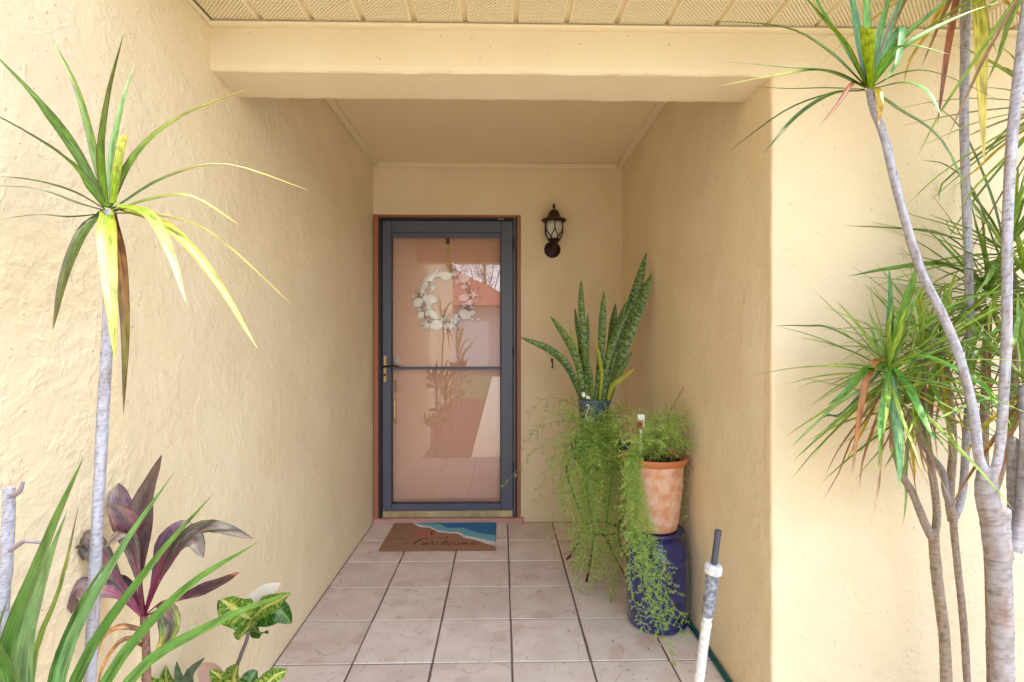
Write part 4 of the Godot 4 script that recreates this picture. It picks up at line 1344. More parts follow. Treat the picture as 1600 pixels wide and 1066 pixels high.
func fern(c: Vector3, which: int) -> void:
	var labels := ["bright green asparagus fern trailing from the bowl to the floor", "asparagus fern spreading over the terracotta pot and down the jar"]
	var f := thing("asparagus_fern", c, labels[which], "fern")
	var paths := []
	var d := -c.z
	if which == 0:
		# cascades measured in the photograph: [end pixel x, y, depth], and how high the stem arches first
		for q: Array in [[880, 800, 2.62], [895, 860, 2.60], [905, 925, 2.58], [925, 940, 2.55], [940, 900, 2.52], [955, 945, 2.5], [965, 880, 2.55], [915, 780, 2.6], [930, 820, 2.5], [945, 770, 2.5], [875, 730, 2.7], [890, 690, 2.65], [870, 760, 2.75], [900, 900, 2.66], [960, 930, 2.48], [935, 860, 2.48], [920, 890, 2.6], [885, 840, 2.68], [950, 830, 2.6], [970, 800, 2.6], [905, 740, 2.58], [925, 730, 2.5], [955, 720, 2.5], [880, 780, 2.8], [912, 840, 2.52], [945, 880, 2.6], [930, 915, 2.62], [975, 840, 2.62], [895, 760, 2.62], [962, 760, 2.55], [940, 800, 2.48], [910, 870, 2.56]]:
			paths.append([q, rr(0.02, 0.08), 1.35])
			if rng.randf() < 0.5: paths.append([[q[0] + rr(-14, 14), q[1] - rr(0, 90), q[2] + rr(-0.05, 0.08)], rr(0.02, 0.09), 1.35])
		for q: Array in [[920, 660, 2.68], [940, 650, 2.7], [960, 650, 2.72], [975, 665, 2.75], [950, 670, 2.62], [900, 670, 2.7], [885, 660, 2.8], [990, 645, 2.8], [965, 690, 2.6], [935, 690, 2.6], [970, 640, 2.9], [985, 690, 2.75], [955, 640, 2.75]]:
			paths.append([q, rr(0.05, 0.1), 1.4])
		for q: Array in [[830, 680, 2.75], [815, 700, 2.9], [850, 640, 2.8], [840, 790, 2.8], [782, 765, 2.72], [860, 850, 2.7], [825, 650, 3.0]]:
			paths.append([q, rr(0.09, 0.17), 0.42])
	else:
		for q: Array in [[980, 655, 2.3], [1000, 640, 2.35], [1030, 650, 2.25], [1050, 640, 2.35], [1075, 650, 2.3], [1095, 670, 2.3], [1010, 670, 2.2], [1040, 675, 2.18], [1060, 690, 2.2], [1090, 690, 2.25], [960, 690, 2.25], [985, 690, 2.15], [1020, 660, 2.45], [1070, 665, 2.42], [1105, 660, 2.35], [1030, 690, 2.15], [1000, 695, 2.16], [1080, 705, 2.2], [1055, 660, 2.25], [1100, 700, 2.3], [1120, 690, 2.33], [965, 670, 2.4]]:
			paths.append([q, rr(0.03, 0.08), 1.2])
		for q: Array in [[1000, 860, 2.12], [1020, 930, 2.1], [1040, 980, 2.06], [1030, 990, 2.04], [1050, 900, 2.1], [1010, 990, 2.05], [1055, 1040, 1.98], [1080, 1010, 2.02], [1025, 960, 2.06], [1060, 930, 2.08], [1072, 975, 2.06], [1045, 950, 2.06], [1000, 900, 2.1]]:
			paths.append([q, rr(0.02, 0.05), 1.05])
		for q: Array in [[1148, 740, 2.36], [1140, 690, 2.42], [1135, 640, 2.45], [1125, 820, 2.3], [1110, 740, 2.28], [1145, 780, 2.4]]:
			paths.append([q, rr(0.08, 0.15), 0.4])
		var tw := MB.new()
		tube(tw, smooth_path([c, P(1045, 650, 2.35), P(1068, 605, 2.38)], 12), 0.0016, 5, L(120, 90, 66))
		obj("bare_stem", tw, M.flat, f)
	for w in paths:
		var q: Array = w[0]
		var end := P(q[0], q[1], q[2])
		if end.y < 0.012:
			end.y = 0.012
		end.x = minf(end.x, RIGHT - 0.02)
		var a := rr(0, TAU)
		var start := c + Vector3(cos(a), 0, sin(a)) * rr(0.0, 0.07)
		var flat := Vector3(end.x - start.x, 0, end.z - start.z)
		var drop := start.y - end.y
		if which == 1 and drop > 0.2 and q[0] < 1085:           # stems leave over the sides of the pot, not down its face
			start = c + Vector3(-0.06 if rng.randf() < 0.7 else 0.07, 0, 0.05)
			flat = Vector3(signf(start.x - c.x) * 0.10, 0, 0.06)
		var pts := [start]
		var hgt: float = w[1]
		if drop > 0.12:
			var lip := start + flat.normalized() * minf(flat.length() * 0.7, 0.19) + Vector3(0, hgt * 0.7, 0)
			pts.append(start + flat * 0.25 + Vector3(0, hgt, 0))
			pts.append(lip)
			pts.append(lip.lerp(end, 0.35) + Vector3(flat.x, 0, flat.z).normalized() * (0.05 if which == 0 else 0.03))
			pts.append(lip.lerp(end, 0.72) + Vector3(flat.x, 0, flat.z).normalized() * 0.04 + Vector3(rr(-0.02, 0.02), 0, 0))
			pts.append(end)
		else:
			pts.append(start.lerp(end, 0.35) + Vector3(0, hgt, 0))
			pts.append(start.lerp(end, 0.75) + Vector3(0, hgt * 0.9, 0))
			pts.append(end)
		for i in pts.size():
			pts[i].x = minf(pts[i].x, RIGHT - 0.018)
			pts[i].y = maxf(pts[i].y, 0.012)
		var base_col := L(168, 214, 98) if w[2] > 0.8 else L(132, 156, 84)
		obj("frond", frond(smooth_path(pts, 40), w[2], base_col.lerp(L(206, 228, 124), rng.randf() * 0.6)), M.fern, f)

# ---------------------------------------------------------------- garden plants

func trunk(pts: Array, r0: float, r1: float, c1: Color, c2: Color, ring := 0.011) -> MB:
	var mb := MB.new()
	var length := 0.0
	for i in pts.size() - 1: length += pts[i].distance_to(pts[i + 1])
	var n := maxi(12, int(length / 0.0045))
	var path := smooth_path(pts, n)
	var w := FastNoiseLite.new()
	w.seed = rng.randi() % 1000
	w.frequency = 1.0
	var ph := rr(0, 9)
	var ring_of := func(t: float, a: float) -> float: return fposmod(t * length / ring + ph + w.get_noise_2d(cos(a) * 0.8, t * length * 30.0) * 0.7 + sin(a) * 0.12, 1.0)
	tube(mb, path, func(t, a): return lerpf(r0, r1, t) * (sqrt(maxf(0.02, 1.0 - pow(maxf(0.0, (t * length - length + r1) / r1), 2.0))) if ring > 0.0125 else 1.0) * (1.0 + 0.045 * (ring_of.call(t, a) - 0.5) + 0.10 * w.get_noise_3d(cos(a), sin(a), t * length * 9.0)), 14, func(t, a):
		var k: float = ring_of.call(t, a)
		var blot: float = w.get_noise_3d(cos(a) * 2.4, sin(a) * 2.4, t * length * 26.0) * 0.7 + w.get_noise_3d(cos(a) * 5.0, sin(a) * 5.0, t * length * 110.0) * 0.5
		var warm := smoothstep(0.05, 0.5, w.get_noise_3d(sin(a) * 0.9 + 7.0, cos(a) * 0.9, t * length * 6.0))
		return c1.lerp(L(158, 118, 84), warm * 0.55).lerp(c2, clampf(smoothstep(0.6, 0.98, k) * 0.42 + blot * 0.95 + 0.16, 0, 1)))
	return mb

const GREEN := [[150, 180, 60], [172, 198, 74], [136, 168, 58], [184, 206, 92], [154, 188, 100], [140, 174, 76]]

func green(i := -1) -> Color:
	var g: Array = GREEN[rng.randi() % GREEN.size() if i < 0 else i]
	return L(g[0], g[1], g[2])

# a head of strap leaves round the end of a branch; every leaf is a part
func rosette(parent: Node3D, c: Vector3, n: int, length: float, w: float, o := {}) -> void:
	var az := rr(0, TAU)
	var axis: Vector3 = o.get("axis", Vector3.UP)
	var turn := Basis(Quaternion(Vector3.UP, axis.normalized()))
	var low: float = o.get("low", -0.9)
	for i in n:
		az += 2.39996 + rr(-0.25, 0.25)
		var t := (i + 0.5) / n
		var el := lerpf(1.35, low, pow(t, 0.9)) + rr(-0.16, 0.16)
		var dead := t > 0.86 and rng.randf() < float(o.get("dead", 0.7))
		if dead: el = rr(-1.35, -0.9)
		var dir := turn * Vector3(cos(az) * cos(el), sin(el), sin(az) * cos(el))
		var ln := length * rr(0.75, 1.1) * (0.75 if i < 4 else 1.0)
		var sag := ln * rr(0.12, 0.4) * (1.0 - absf(sin(el)) * 0.75)
		var pts := []
		var s := c + dir * 0.006 - turn * Vector3(0, t * 0.05, 0)
		for k in 5:
			var f := k / 4.0
			pts.append(s + dir * ln * f + Vector3(0, -sag * f * f, 0) + Vector3(rr(-1, 1), 0, rr(-1, 1)) * 0.008 * f)
		var col := green()
		var tip := col.lerp(L(190, 180, 80), rr(0.0, 0.6))
		var cols := [[0.0, col.lerp(L(170, 190, 90), 0.45)], [0.15, col], [0.75, col], [1.0, tip]]
		var edge := col.lerp(L(120, 60, 40), 0.45)
		if dead:
			var b := L(176, 118, 62).lerp(L(206, 168, 130), rng.randf())
			cols = [[0.0, b], [0.6, b.lerp(L(150, 90, 50), 0.5)], [1.0, L(206, 180, 150)]]
			edge = b
		elif t > 0.7 and rng.randf() < 0.2:
			cols = [[0.0, L(200, 176, 40)], [1.0, L(226, 190, 60)]]
			edge = L(200, 150, 50)
		var hint := (Vector3.UP * 0.8 + Vector3(cos(az), 0, sin(az)) * -0.5 * sin(el) + Vector3(0, 0, 0.25)).normalized()
		obj("leaf", blade(keep(pts), w * rr(0.8, 1.15) * (0.75 if dead else 1.0), cols, {"edge": edge, "hint": hint, "segs": 8}), M.leaf, parent)

func drawn(parent: Node3D, list: Array, d0: float, scale: float) -> void:
	# leaves whose course was measured: [points..., width in pixels, depth change to the tip, colour ramp, options]
	for q: Array in list:
		var pts := keep(pix(q[0], d0, q[2]))
		var o: Dictionary = q[4] if q.size() > 4 else {}
		if not o.has("segs"): o.segs = 12
		obj("leaf", blade(pts, q[1] * d0 / F * scale, q[3], o), o.get("mat", M.leaf), parent)

func build_left_plants() -> void:
	var G := func(a: Array, b: Array) -> Array: return [[0.0, L(a[0], a[1], a[2])], [0.25, L(a[0], a[1], a[2])], [1.0, L(b[0], b[1], b[2])]]
	var bark1 := L(184, 182, 192)
	var bark2 := L(112, 108, 116)
	# dracaena with one bare stem
	var d := 0.95
	var foot := Vector3(-0.775, -0.06, -0.96)
	var a := thing("dracaena", foot, "slender dracaena with one pale ringed stem and yellowing leaves", "plant", "dracaenas")
	obj("stem", trunk([foot, foot + Vector3(0.005, 0.3, 0), P(140, 1066, d), P(148, 900, d), P(156, 740, d), P(161, 640, d), P(168, 520, d), P(171, 420, d), P(171, 330, d)], 0.0098, 0.0090, bark1, bark2, 0.008), M.bark, a)
	var red := {"edge": L(120, 58, 40), "mid": L(120, 150, 50)}
	var gr := [92, 130, 34]
	var gd := [74, 98, 28]
	var ye := [206, 196, 84]
	var pale := [232, 226, 170]
	var fresh := [[0.0, L(150, 190, 60)], [0.35, L(104, 142, 34)], [1.0, L(96, 110, 36)]]
	drawn(a, [
		[[[166, 322], [110, 225], [60, 160], [-18, 75]], 17, -0.14, G.call(gr, gr), red.duplicate()],
		[[[166, 318], [148, 240], [122, 145], [80, 58]], 13, 0.04, G.call(gr, [150, 160, 70]), red.duplicate()],
		[[[168, 325], [163, 240], [173, 145], [194, 50]], 27, -0.08, fresh, {"edge": L(132, 60, 36)}],
		[[[172, 322], [176, 240], [192, 160], [210, 100]], 13, 0.12, G.call([104, 148, 70], [150, 176, 110])],
		[[[178, 318], [184, 270], [190, 235], [195, 211]], 16, 0.03, G.call([150, 176, 40], ye), {"blunt": true, "edge": L(206, 150, 70)}],
		[[[172, 326], [212, 245], [285, 182], [402, 134]], 19, 0.12, G.call(gr, [196, 186, 70]), red.duplicate()],
		[[[176, 328], [262, 277], [355, 258], [484, 298]], 13, 0.16, G.call(gd, [214, 188, 70])],
		[[[174, 332], [238, 312], [300, 308], [376, 353]], 13, 0.05, G.call([120, 140, 40], ye)],
		[[[174, 334], [260, 338], [340, 372], [458, 478]], 9, 0.14, G.call([150, 150, 50], [220, 196, 110])],
		[[[180, 322], [232, 336], [264, 390], [291, 474]], 19, -0.16, G.call([156, 178, 50], pale), {"edge": L(214, 206, 110)}],
		[[[182, 326], [262, 356], [330, 428], [403, 546]], 19, -0.10, G.call([176, 184, 60], [220, 206, 130]), {"edge": L(224, 200, 90)}],
		[[[168, 330], [169, 370], [174, 450], [180, 566]], 31, -0.14, [[0.0, L(150, 180, 30)], [0.3, L(184, 194, 58)], [0.62, L(214, 216, 140)], [1.0, L(176, 176, 60)]], {"edge": L(180, 150, 50)}],
		[[[176, 335], [190, 410], [197, 520], [193, 648]], 20, -0.06, [[0.0, L(120, 70, 40)], [0.45, L(150, 104, 62)], [0.75, L(120, 110, 40)], [1.0, L(110, 64, 40)]], {"edge": L(96, 60, 40)}],
		[[[164, 332], [134, 362], [104, 428], [82, 518]], 24, -0.12, G.call(gd, [92, 84, 30]), {"edge": L(110, 56, 34)}],
		[[[164, 328], [118, 302], [60, 284], [-14, 274]], 12, -0.12, G.call(gd, gr), red.duplicate()],
		[[[164, 330], [120, 318], [60, 296], [-14, 290]], 9, -0.08, G.call(gd, [98, 82, 44])],
		[[[164, 334], [110, 340], [60, 336], [-8, 344]], 8, -0.09, G.call(gd, [110, 96, 66])],
		[[[165, 322], [112, 258], [52, 214], [-34, 166]], 19, -0.16, G.call(gr, gd), red.duplicate()],
		[[[174, 332], [215, 325], [250, 338], [300, 350]], 8, -0.05, G.call([120, 100, 60], [170, 150, 90])]], d, 0.92)
	# stub of a cut stem
	var sd := 0.86
	var sf := P(0, 1066, sd)
	var sx := Vector3(P(8, 1066, sd).x - 0.012, -0.06, -sd)
	var st := thing("cut_dracaena_stem", sx, "bare pale dracaena stub with a cut top against the wall", "plant", "")
	obj("stem", trunk([sx, sx + Vector3(0.0, 0.3, 0), P(2, 1000, sd), P(10, 880, sd), P(14, 762, sd)], 0.0090, 0.0084, bark1, bark2, 0.012), M.bark, st)
	var tg := MB.new()
	tube(tg, smooth_path([P(18, 775, sd), P(30, 768, sd - 0.01), P(36, 752, sd - 0.012)], 8), func(t, _a): return 0.005 - 0.0025 * t, 7, L(150, 136, 138))
	obj("twig", tg, M.bark, st)
	tg = MB.new()
	tube(tg, smooth_path([P(16, 860, sd - 0.015), P(36, 846, sd - 0.02), P(46, 846, sd - 0.03), P(64, 848, sd - 0.02)], 8), func(t, _a): return 0.0045 - 0.002 * t, 7, L(150, 136, 140))
	obj("twig", tg, M.bark, st)
	# strap leaves of a low dracaena
	var fd := 0.80
	var fb := Vector3(P(60, 1066, fd).x, -0.06, -fd)
	var fo := thing("dracaena", fb, "low dracaena with long glossy green strap leaves in the bed", "plant", "dracaenas")
	var hub := P(62, 1330, fd)
	obj("stem", trunk([fb, fb.lerp(hub, 0.5), hub + Vector3(0, 0.03, 0)], 0.0156, 0.0125, bark1, bark2), M.bark, fo)
	var s1 := [[0.0, L(104, 142, 70)], [0.5, L(84, 126, 52)], [1.0, L(92, 122, 46)]]
	var s2 := [[0.0, L(124, 160, 104)], [0.6, L(106, 150, 88)], [1.0, L(98, 134, 58)]]
	var s3 := [[0.0, L(110, 150, 60)], [0.7, L(128, 146, 60)], [1.0, L(170, 140, 106)]]
	var hp := [62, 1330]
	drawn(fo, [
		[[hp, [10, 1060], [70, 860], [132, 712]], 42, 0.02, s1, {"fold": 0.12}],
		[[hp, [38, 1060], [72, 900], [106, 796]], 46, -0.06, s2, {"fold": 0.1}],
		[[hp, [50, 1060], [96, 915], [124, 785]], 15, 0.03, s3],
		[[hp, [80, 1090], [118, 965], [172, 868]], 22, 0.06, s1],
		[[hp, [98, 1050], [178, 880], [273, 737]], 31, 0.03, s2, {"fold": 0.15}],
		[[hp, [122, 1060], [232, 890], [334, 771]], 29, 0.10, s1, {"fold": 0.15}],
		[[hp, [165, 1070], [285, 925], [406, 846]], 29, 0.08, s1, {"fold": 0.15}],
		[[hp, [200, 1070], [330, 978], [458, 924]], 27, 0.02, s1, {"fold": 0.15}],
		[[hp, [0, 1080], [-10, 960], [-6, 900]], 30, 0.0, s1],
		[[hp, [30, 1090], [0, 1000], [14, 930]], 24, -0.08, s1],
		[[hp, [150, 1170], [260, 1120], [330, 1130]], 26, -0.1, s1], [[hp, [-10, 1200], [-70, 1150], [-120, 1160]], 26, -0.05, s1], [[hp, [90, 1200], [110, 1110], [120, 1090]], 26, -0.22, s1]], fd, 0.85)
	# purple cordyline
	var cd := 1.13
	var cf := Vector3(P(231, 1066, cd).x, -0.06, -cd)
	var co := thing("cordyline", cf, "purple cordyline with magenta leaf stalks beside the wall", "plant", "cordylines")
	obj("stem", trunk([cf, cf + Vector3(0, 0.3, 0), P(229, 1066, cd), P(228, 1010, cd), P(225, 962, cd)], 0.0095, 0.0075, L(104, 70, 62), L(176, 140, 120), 0.012), M.bark, co)
	var mg := L(170, 36, 96)
	var pu := func(b: Array) -> Array: return [[0.0, L(140, 50, 92)], [0.16, L(126, 50, 82)], [0.3, L(b[0], b[1], b[2])], [1.0, L(b[0] * 0.95, b[1] * 0.95, b[2] * 0.9)]]
	var midm := [[0.0, mg], [0.35, L(140, 50, 84)], [0.6, L(100, 76, 84)], [1.0, L(110, 76, 70)]]
	var O := func(fold := 0.1) -> Dictionary: return {"form": 1, "mid": midm, "edge": L(104, 66, 70), "fold": fold, "wave": 0.12, "segs": 14, "mat": M.leaf_glossy}
	var n0 := [225, 965]
	drawn(co, [
		[[n0, [216, 880], [222, 800], [253, 710]], 46, 0.04, pu.call([104, 88, 84]), O.call()],
		[[n0, [208, 860], [188, 790], [142, 755]], 38, 0.08, pu.call([92, 76, 100]), O.call()],
		[[n0, [214, 870], [196, 815], [166, 787]], 38, -0.03, [[0.0, mg], [0.5, L(140, 50, 70)], [1.0, L(120, 108, 84)]], O.call()],
		[[n0, [214, 890], [196, 832], [162, 856]], 28, -0.08, pu.call([136, 128, 128]), O.call()],
		[[n0, [246, 895], [276, 832], [306, 824]], 44, 0.05, pu.call([98, 76, 104]), O.call()],
		[[n0, [262, 876], [320, 824], [396, 842]], 30, 0.02, pu.call([72, 82, 52]), O.call()],
		[[n0, [262, 885], [300, 842], [318, 872]], 32, -0.07, pu.call([96, 98, 92]), O.call()],
		[[n0, [178, 898], [120, 842], [2, 878]], 34, -0.02, pu.call([92, 84, 66]), O.call()],
		[[n0, [176, 926], [120, 922], [76, 960]], 36, -0.05, pu.call([104, 84, 92]), O.call()],
		[[n0, [205, 925], [168, 912], [134, 905]], 34, 0.06, pu.call([84, 66, 92]), O.call()],
		[[n0, [282, 935], [335, 915], [375, 894]], 22, 0.05, [[0.0, mg], [0.4, L(96, 72, 66)], [0.85, L(120, 80, 56)], [1.0, L(196, 110, 50)]], O.call()],
		[[n0, [252, 945], [266, 985], [240, 1036]], 30, -0.1, [[0.0, L(120, 70, 74)], [0.5, L(110, 116, 70)], [0.75, L(160, 178, 60)], [1.0, L(214, 140, 60)]], O.call()],
		[[n0, [218, 900], [226, 850], [238, 800]], 34, -0.05, pu.call([96, 70, 98]), O.call()],
		[[[224, 985], [185, 982], [158, 1005], [148, 1055]], 11, -0.05, [[0.0, L(150, 96, 60)], [1.0, L(190, 140, 84)]], {"fold": 0.4}],
		[[[222, 1010], [195, 1000], [165, 1035], [150, 1080]], 9, -0.08, [[0.0, L(170, 116, 70)], [1.0, L(190, 140, 84)]], {"fold": 0.4}]], cd, 0.98)
	# crotons
	var kd := 1.46
	var kf := Vector3(P(352, 1066, kd).x, -0.06, -kd)
	var kr := thing("croton", kf, "small croton with yellow veined leaves on a bent stem by the tiles", "plant", "crotons")
	obj("stem", trunk([kf, kf + Vector3(0.01, 0.2, 0), P(368, 1055, kd), P(376, 1025, kd), P(386, 998, kd), P(390, 968, kd)], 0.0060, 0.0045, L(126, 112, 112), L(96, 84, 84)), M.bark, kr)
	var W := [[0.0, L(206, 210, 192)], [1.0, L(226, 226, 212)]]
	var dk := [[0.0, L(120, 150, 130)], [1.0, L(110, 150, 130)]]
	var C := func() -> Dictionary: return {"form": 2, "fold": 0.12, "wave": 0.16, "segs": 12, "mat": M.croton, "hint": Vector3(rr(-0.3, 0.3), 0.45, 0.85)}
	var cream := [[0.0, L(206, 190, 168)], [1.0, L(212, 198, 176)]]
	var k0 := [392, 968]
	drawn(kr, [
		[[k0, [376, 958], [360, 946], [345, 936]], 44, -0.08, W, C.call()],
		[[k0, [412, 950], [432, 940], [454, 928]], 26, -0.06, W, C.call()],
		[[k0, [415, 958], [438, 956], [455, 974]], 38, 0.02, dk, C.call()],
		[[k0, [388, 980], [380, 990], [374, 1000]], 32, -0.07, W, C.call()],
		[[k0, [402, 945], [416, 928], [438, 912]], 34, 0.06, cream, {"form": 2, "fold": 0.15, "wave": 0.1, "mat": M.petal, "hint": Vector3(-0.2, 0.4, 0.9)}],
		[[k0, [366, 958], [350, 955], [341, 938]], 22, 0.05, dk, C.call()],
		[[k0, [400, 985], [410, 990], [418, 985]], 22, 0.05, dk, C.call()]], kd, 1.1)
	var hd := 1.36
	var hf := Vector3(P(360, 1066, hd).x, -0.06, -hd)
	var kr2 := thing("croton", hf, "low croton with lime and pink leaves just above the mulch", "plant", "crotons")
	var h0 := [372, 1090]
	obj("stem", trunk([hf, hf + Vector3(0, 0.2, 0), P(372, 1100, hd), P(372, 1085, hd)], 0.0060, 0.0050, L(126, 112, 112), L(96, 84, 84)), M.bark, kr2)
	drawn(kr2, [
		[[h0, [352, 1068], [342, 1056], [328, 1046]], 28, -0.04, W, C.call()], [[h0, [366, 1062], [368, 1050], [372, 1040]], 30, -0.06, W, C.call()],
		[[h0, [388, 1068], [394, 1056], [402, 1048]], 26, 0.02, dk, C.call()], [[h0, [412, 1072], [430, 1056], [450, 1048]], 26, 0.0, W, C.call()],
		[[h0, [340, 1072], [326, 1052], [312, 1038]], 34, 0.05, [[0.0, L(200, 150, 136)], [1.0, L(206, 164, 150)]], {"form": 2, "fold": 0.15, "wave": 0.1, "mat": M.petal, "hint": Vector3(0.2, 0.4, 0.9)}],
		[[h0, [300, 1090], [282, 1060], [276, 1034]], 17, -0.02, [[0.0, L(104, 124, 90)], [1.0, L(92, 112, 84)]], {"form": 2, "hint": Vector3(0, 0.2, 1)}],
		[[h0, [310, 1095], [296, 1055], [320, 1028]], 17, -0.05, [[0.0, L(92, 112, 90)], [1.0, L(84, 104, 84)]], {"form": 2, "hint": Vector3(0, 0.2, 1)}],
		[[h0, [280, 1100], [230, 1070], [200, 1052]], 26, -0.06, W, C.call()], [[h0, [290, 1110], [262, 1070], [240, 1040]], 24, 0.02, W, C.call()]], hd, 1.1)
	# the same kinds go on along the bed behind, which the door glass mirrors
	copy(co, Vector3(-0.80, -0.06, 0.9), 1.9, "purple cordyline farther along the mulch bed behind the stub")
	copy(kr, Vector3(-0.72, -0.06, 0.35), 2.2, "small croton growing between two cordylines along the bed")
	copy(kr2, Vector3(-0.70, -0.06, 1.5), 0.9, "low croton farther along the bed past the second cordyline")
	copy(co, Vector3(-0.75, -0.06, 2.2), 3.6, "purple cordyline midway along the bed")
	var tall := copy(fo, Vector3(-0.85, -0.06, 2.8), 1.0, "strap leaved dracaena near the far end of the mulch bed")
	tall.scale = Vector3(1.3, 1.5, 1.3)
	copy(kr, Vector3(-0.62, -0.06, 3.2), 4.0, "small croton at the far end of the mulch bed")

func build_right_plants() -> void:
	var G := func(a: Array, b: Array) -> Array: return [[0.0, L(a[0], a[1], a[2])], [0.25, L(a[0], a[1], a[2])], [1.0, L(b[0], b[1], b[2])]]
	var pale := L(182, 178, 184)
	var pdark := L(108, 102, 108)
	var tan1 := L(160, 142, 124)
	var tan2 := L(104, 88, 74)
	# R1: forked tan trunk nearest the porch
	var d := 1.34
	var f1 := P(1486, 1066, d)
	f1 = Vector3(f1.x + 0.03, -0.06, f1.z)
	var r1 := thing("dracaena", f1, "forked dracaena with tan trunk and a low drooping head beside the porch", "plant", "dracaenas")
	obj("trunk", trunk([f1, P(1482, 1120, d), P(1476, 1000, d), P(1464, 900, d), P(1458, 826, d)], 0.0132, 0.0121, tan1, tan2, 0.02), M.bark, r1)
	obj("branch", trunk([P(1456, 840, d), P(1444, 815, d), P(1426, 770, d), P(1408, 738, d), P(1398, 680, d - 0.01), P(1390, 580, d - 0.02)], 0.0104, 0.0074, tan1, pdark, 0.013), M.bark, r1)
	obj("branch", trunk([P(1460, 840, d + 0.01), P(1464, 800, d + 0.02), P(1456, 735, d + 0.03), P(1446, 660, d + 0.04), P(1440, 560, d + 0.05)], 0.0096, 0.0074, tan1, tan2, 0.014), M.bark, r1)
	rosette(r1, P(1388, 572, d - 0.02), 54, 0.31, 0.0135, {"low": -1.25, "dead": 0.8})
	rosette(r1, P(1440, 545, d + 0.05), 44, 0.29, 0.012, {"low": -1.1})
	drawn(r1, [
		[[[1382, 560], [1300, 515], [1260, 510], [1210, 509]], 8, 0.02, G.call([92, 118, 40], [96, 96, 40])],
		[[[1384, 568], [1352, 580], [1320, 615], [1293, 634]], 15, -0.1, G.call([112, 156, 50], [84, 124, 40])],
		[[[1380, 562], [1360, 575], [1344, 640], [1328, 772]], 15, -0.06, [[0.0, L(160, 120, 60)], [0.3, L(190, 120, 56)], [0.8, L(186, 120, 60)], [1.0, L(226, 200, 170)]], {"edge": L(150, 86, 40)}],
		[[[1388, 572], [1384, 620], [1376, 660], [1374, 690]], 17, -0.16, G.call([110, 160, 60], [130, 190, 110])],
		[[[1392, 575], [1398, 640], [1404, 700], [1405, 765]], 20, -0.14, G.call([96, 150, 90], [130, 190, 70]), {"mid": L(150, 190, 140)}],
		[[[1394, 570], [1420, 610], [1440, 650], [1460, 690]], 18, -0.15, G.call([110, 170, 60], [140, 190, 110])],
		[[[1394, 566], [1450, 560], [1530, 600], [1560, 640]], 16, -0.2, G.call([120, 176, 50], [120, 180, 60])],
		[[[1386, 566], [1388, 500], [1389, 460], [1389, 415]], 18, -0.04, G.call([96, 140, 90], [90, 130, 60])],
		[[[1390, 566], [1405, 500], [1425, 440], [1430, 400]], 18, -0.08, G.call([106, 148, 34], [96, 130, 34])],
		[[[1382, 572], [1320, 645], [1290, 650], [1265, 668]], 8, 0.03, G.call([92, 124, 60], [80, 100, 50])]], d - 0.02, 0.85)
	# R2: thin trunk with a swollen joint, two risers
	var e := 1.42
	var f2 := P(1512, 1066, e)
	f2 = Vector3(f2.x + 0.01, -0.06, f2.z)
	var r2 := thing("dracaena", f2, "thin trunked dracaena with a swollen joint and a straight pale riser", "plant", "dracaenas")
	obj("trunk", trunk([f2, P(1514, 1120, e), P(1506, 980, e), P(1496, 880, e), P(1490, 820, e), P(1490, 795, e)], 0.0091, 0.0085, tan1, tan2, 0.022), M.bark, r2)
	obj("branch", trunk([P(1489, 815, e), P(1484, 775, e), P(1489, 700, e), P(1484, 630, e), P(1470, 540, e)], 0.0118, 0.0081, tan1, tan2, 0.014), M.bark, r2)
	obj("branch", trunk([P(1492, 810, e), P(1504, 770, e), P(1510, 690, e), P(1516, 560, e), P(1513, 400, e - 0.02), P(1507, 220, e - 0.04), P(1508, 60, e - 0.05), P(1512, -60, e - 0.05)], 0.0092, 0.0107, pale, pdark, 0.009), M.bark, r2)
	obj("branch", trunk([P(1486, 790, e - 0.02), P(1478, 770, e - 0.03), P(1472, 735, e - 0.03), P(1446, 700, e - 0.04), P(1420, 640, e - 0.04)], 0.0089, 0.0067, L(150, 142, 142), pdark, 0.012), M.bark, r2)
	rosette(r2, P(1470, 530, e), 54, 0.31, 0.012, {"low": -1.1})
	rosette(r2, P(1420, 625, e - 0.04), 30, 0.25, 0.011, {"low": -1.2})
	rosette(r2, P(1512, -75, e - 0.05), 26, 0.34, 0.018, {"low": -0.9})
	drawn(r2, [
		[[[1520, -60], [1531, 30], [1533, 130], [1538, 258]], 29, -0.14, [[0.0, L(190, 196, 80)], [0.5, L(222, 206, 90)], [1.0, L(214, 176, 60)]], {"edge": L(220, 190, 110), "fold": 0.08}],
		[[[1506, -60], [1488, 30], [1476, 105], [1465, 195]], 14, -0.06, [[0.0, L(150, 80, 50)], [0.6, L(186, 112, 84)], [1.0, L(120, 70, 60)]], {"edge": L(150, 84, 60)}]], e - 0.05, 0.8)
	# R3: thick grey trunk with several risers
	var g := 1.14
	var f3 := P(1566, 1066, g)
	f3 = Vector3(f3.x, -0.06, f3.z)
	var r3 := thing("dracaena", f3, "large dracaena with thick grey trunk dividing into several pale risers", "plant", "dracaenas")
	var gray1 := L(172, 164, 164)
	var gray2 := L(112, 92, 80)
	obj("trunk", trunk([f3, P(1566, 1130, g), P(1566, 1000, g), P(1562, 900, g), P(1559, 835, g), P(1557, 790, g)], 0.0189, 0.0244, gray1, gray2, 0.03), M.bark, r3)
	obj("branch", trunk([P(1562, 870, g), P(1552, 815, g), P(1542, 770, g), P(1544, 728, g)], 0.0262, 0.0190, gray1, gray2, 0.03), M.bark, r3)
	obj("branch", trunk([P(1548, 752, g), P(1530, 715, g), P(1522, 650, g), P(1500, 560, g), P(1472, 490, g), P(1438, 420, g), P(1405, 310, g), P(1382, 215, g), P(1366, 172, g), P(1359, 140, g)], 0.0100, 0.0078, pale, pdark, 0.008), M.bark, r3)
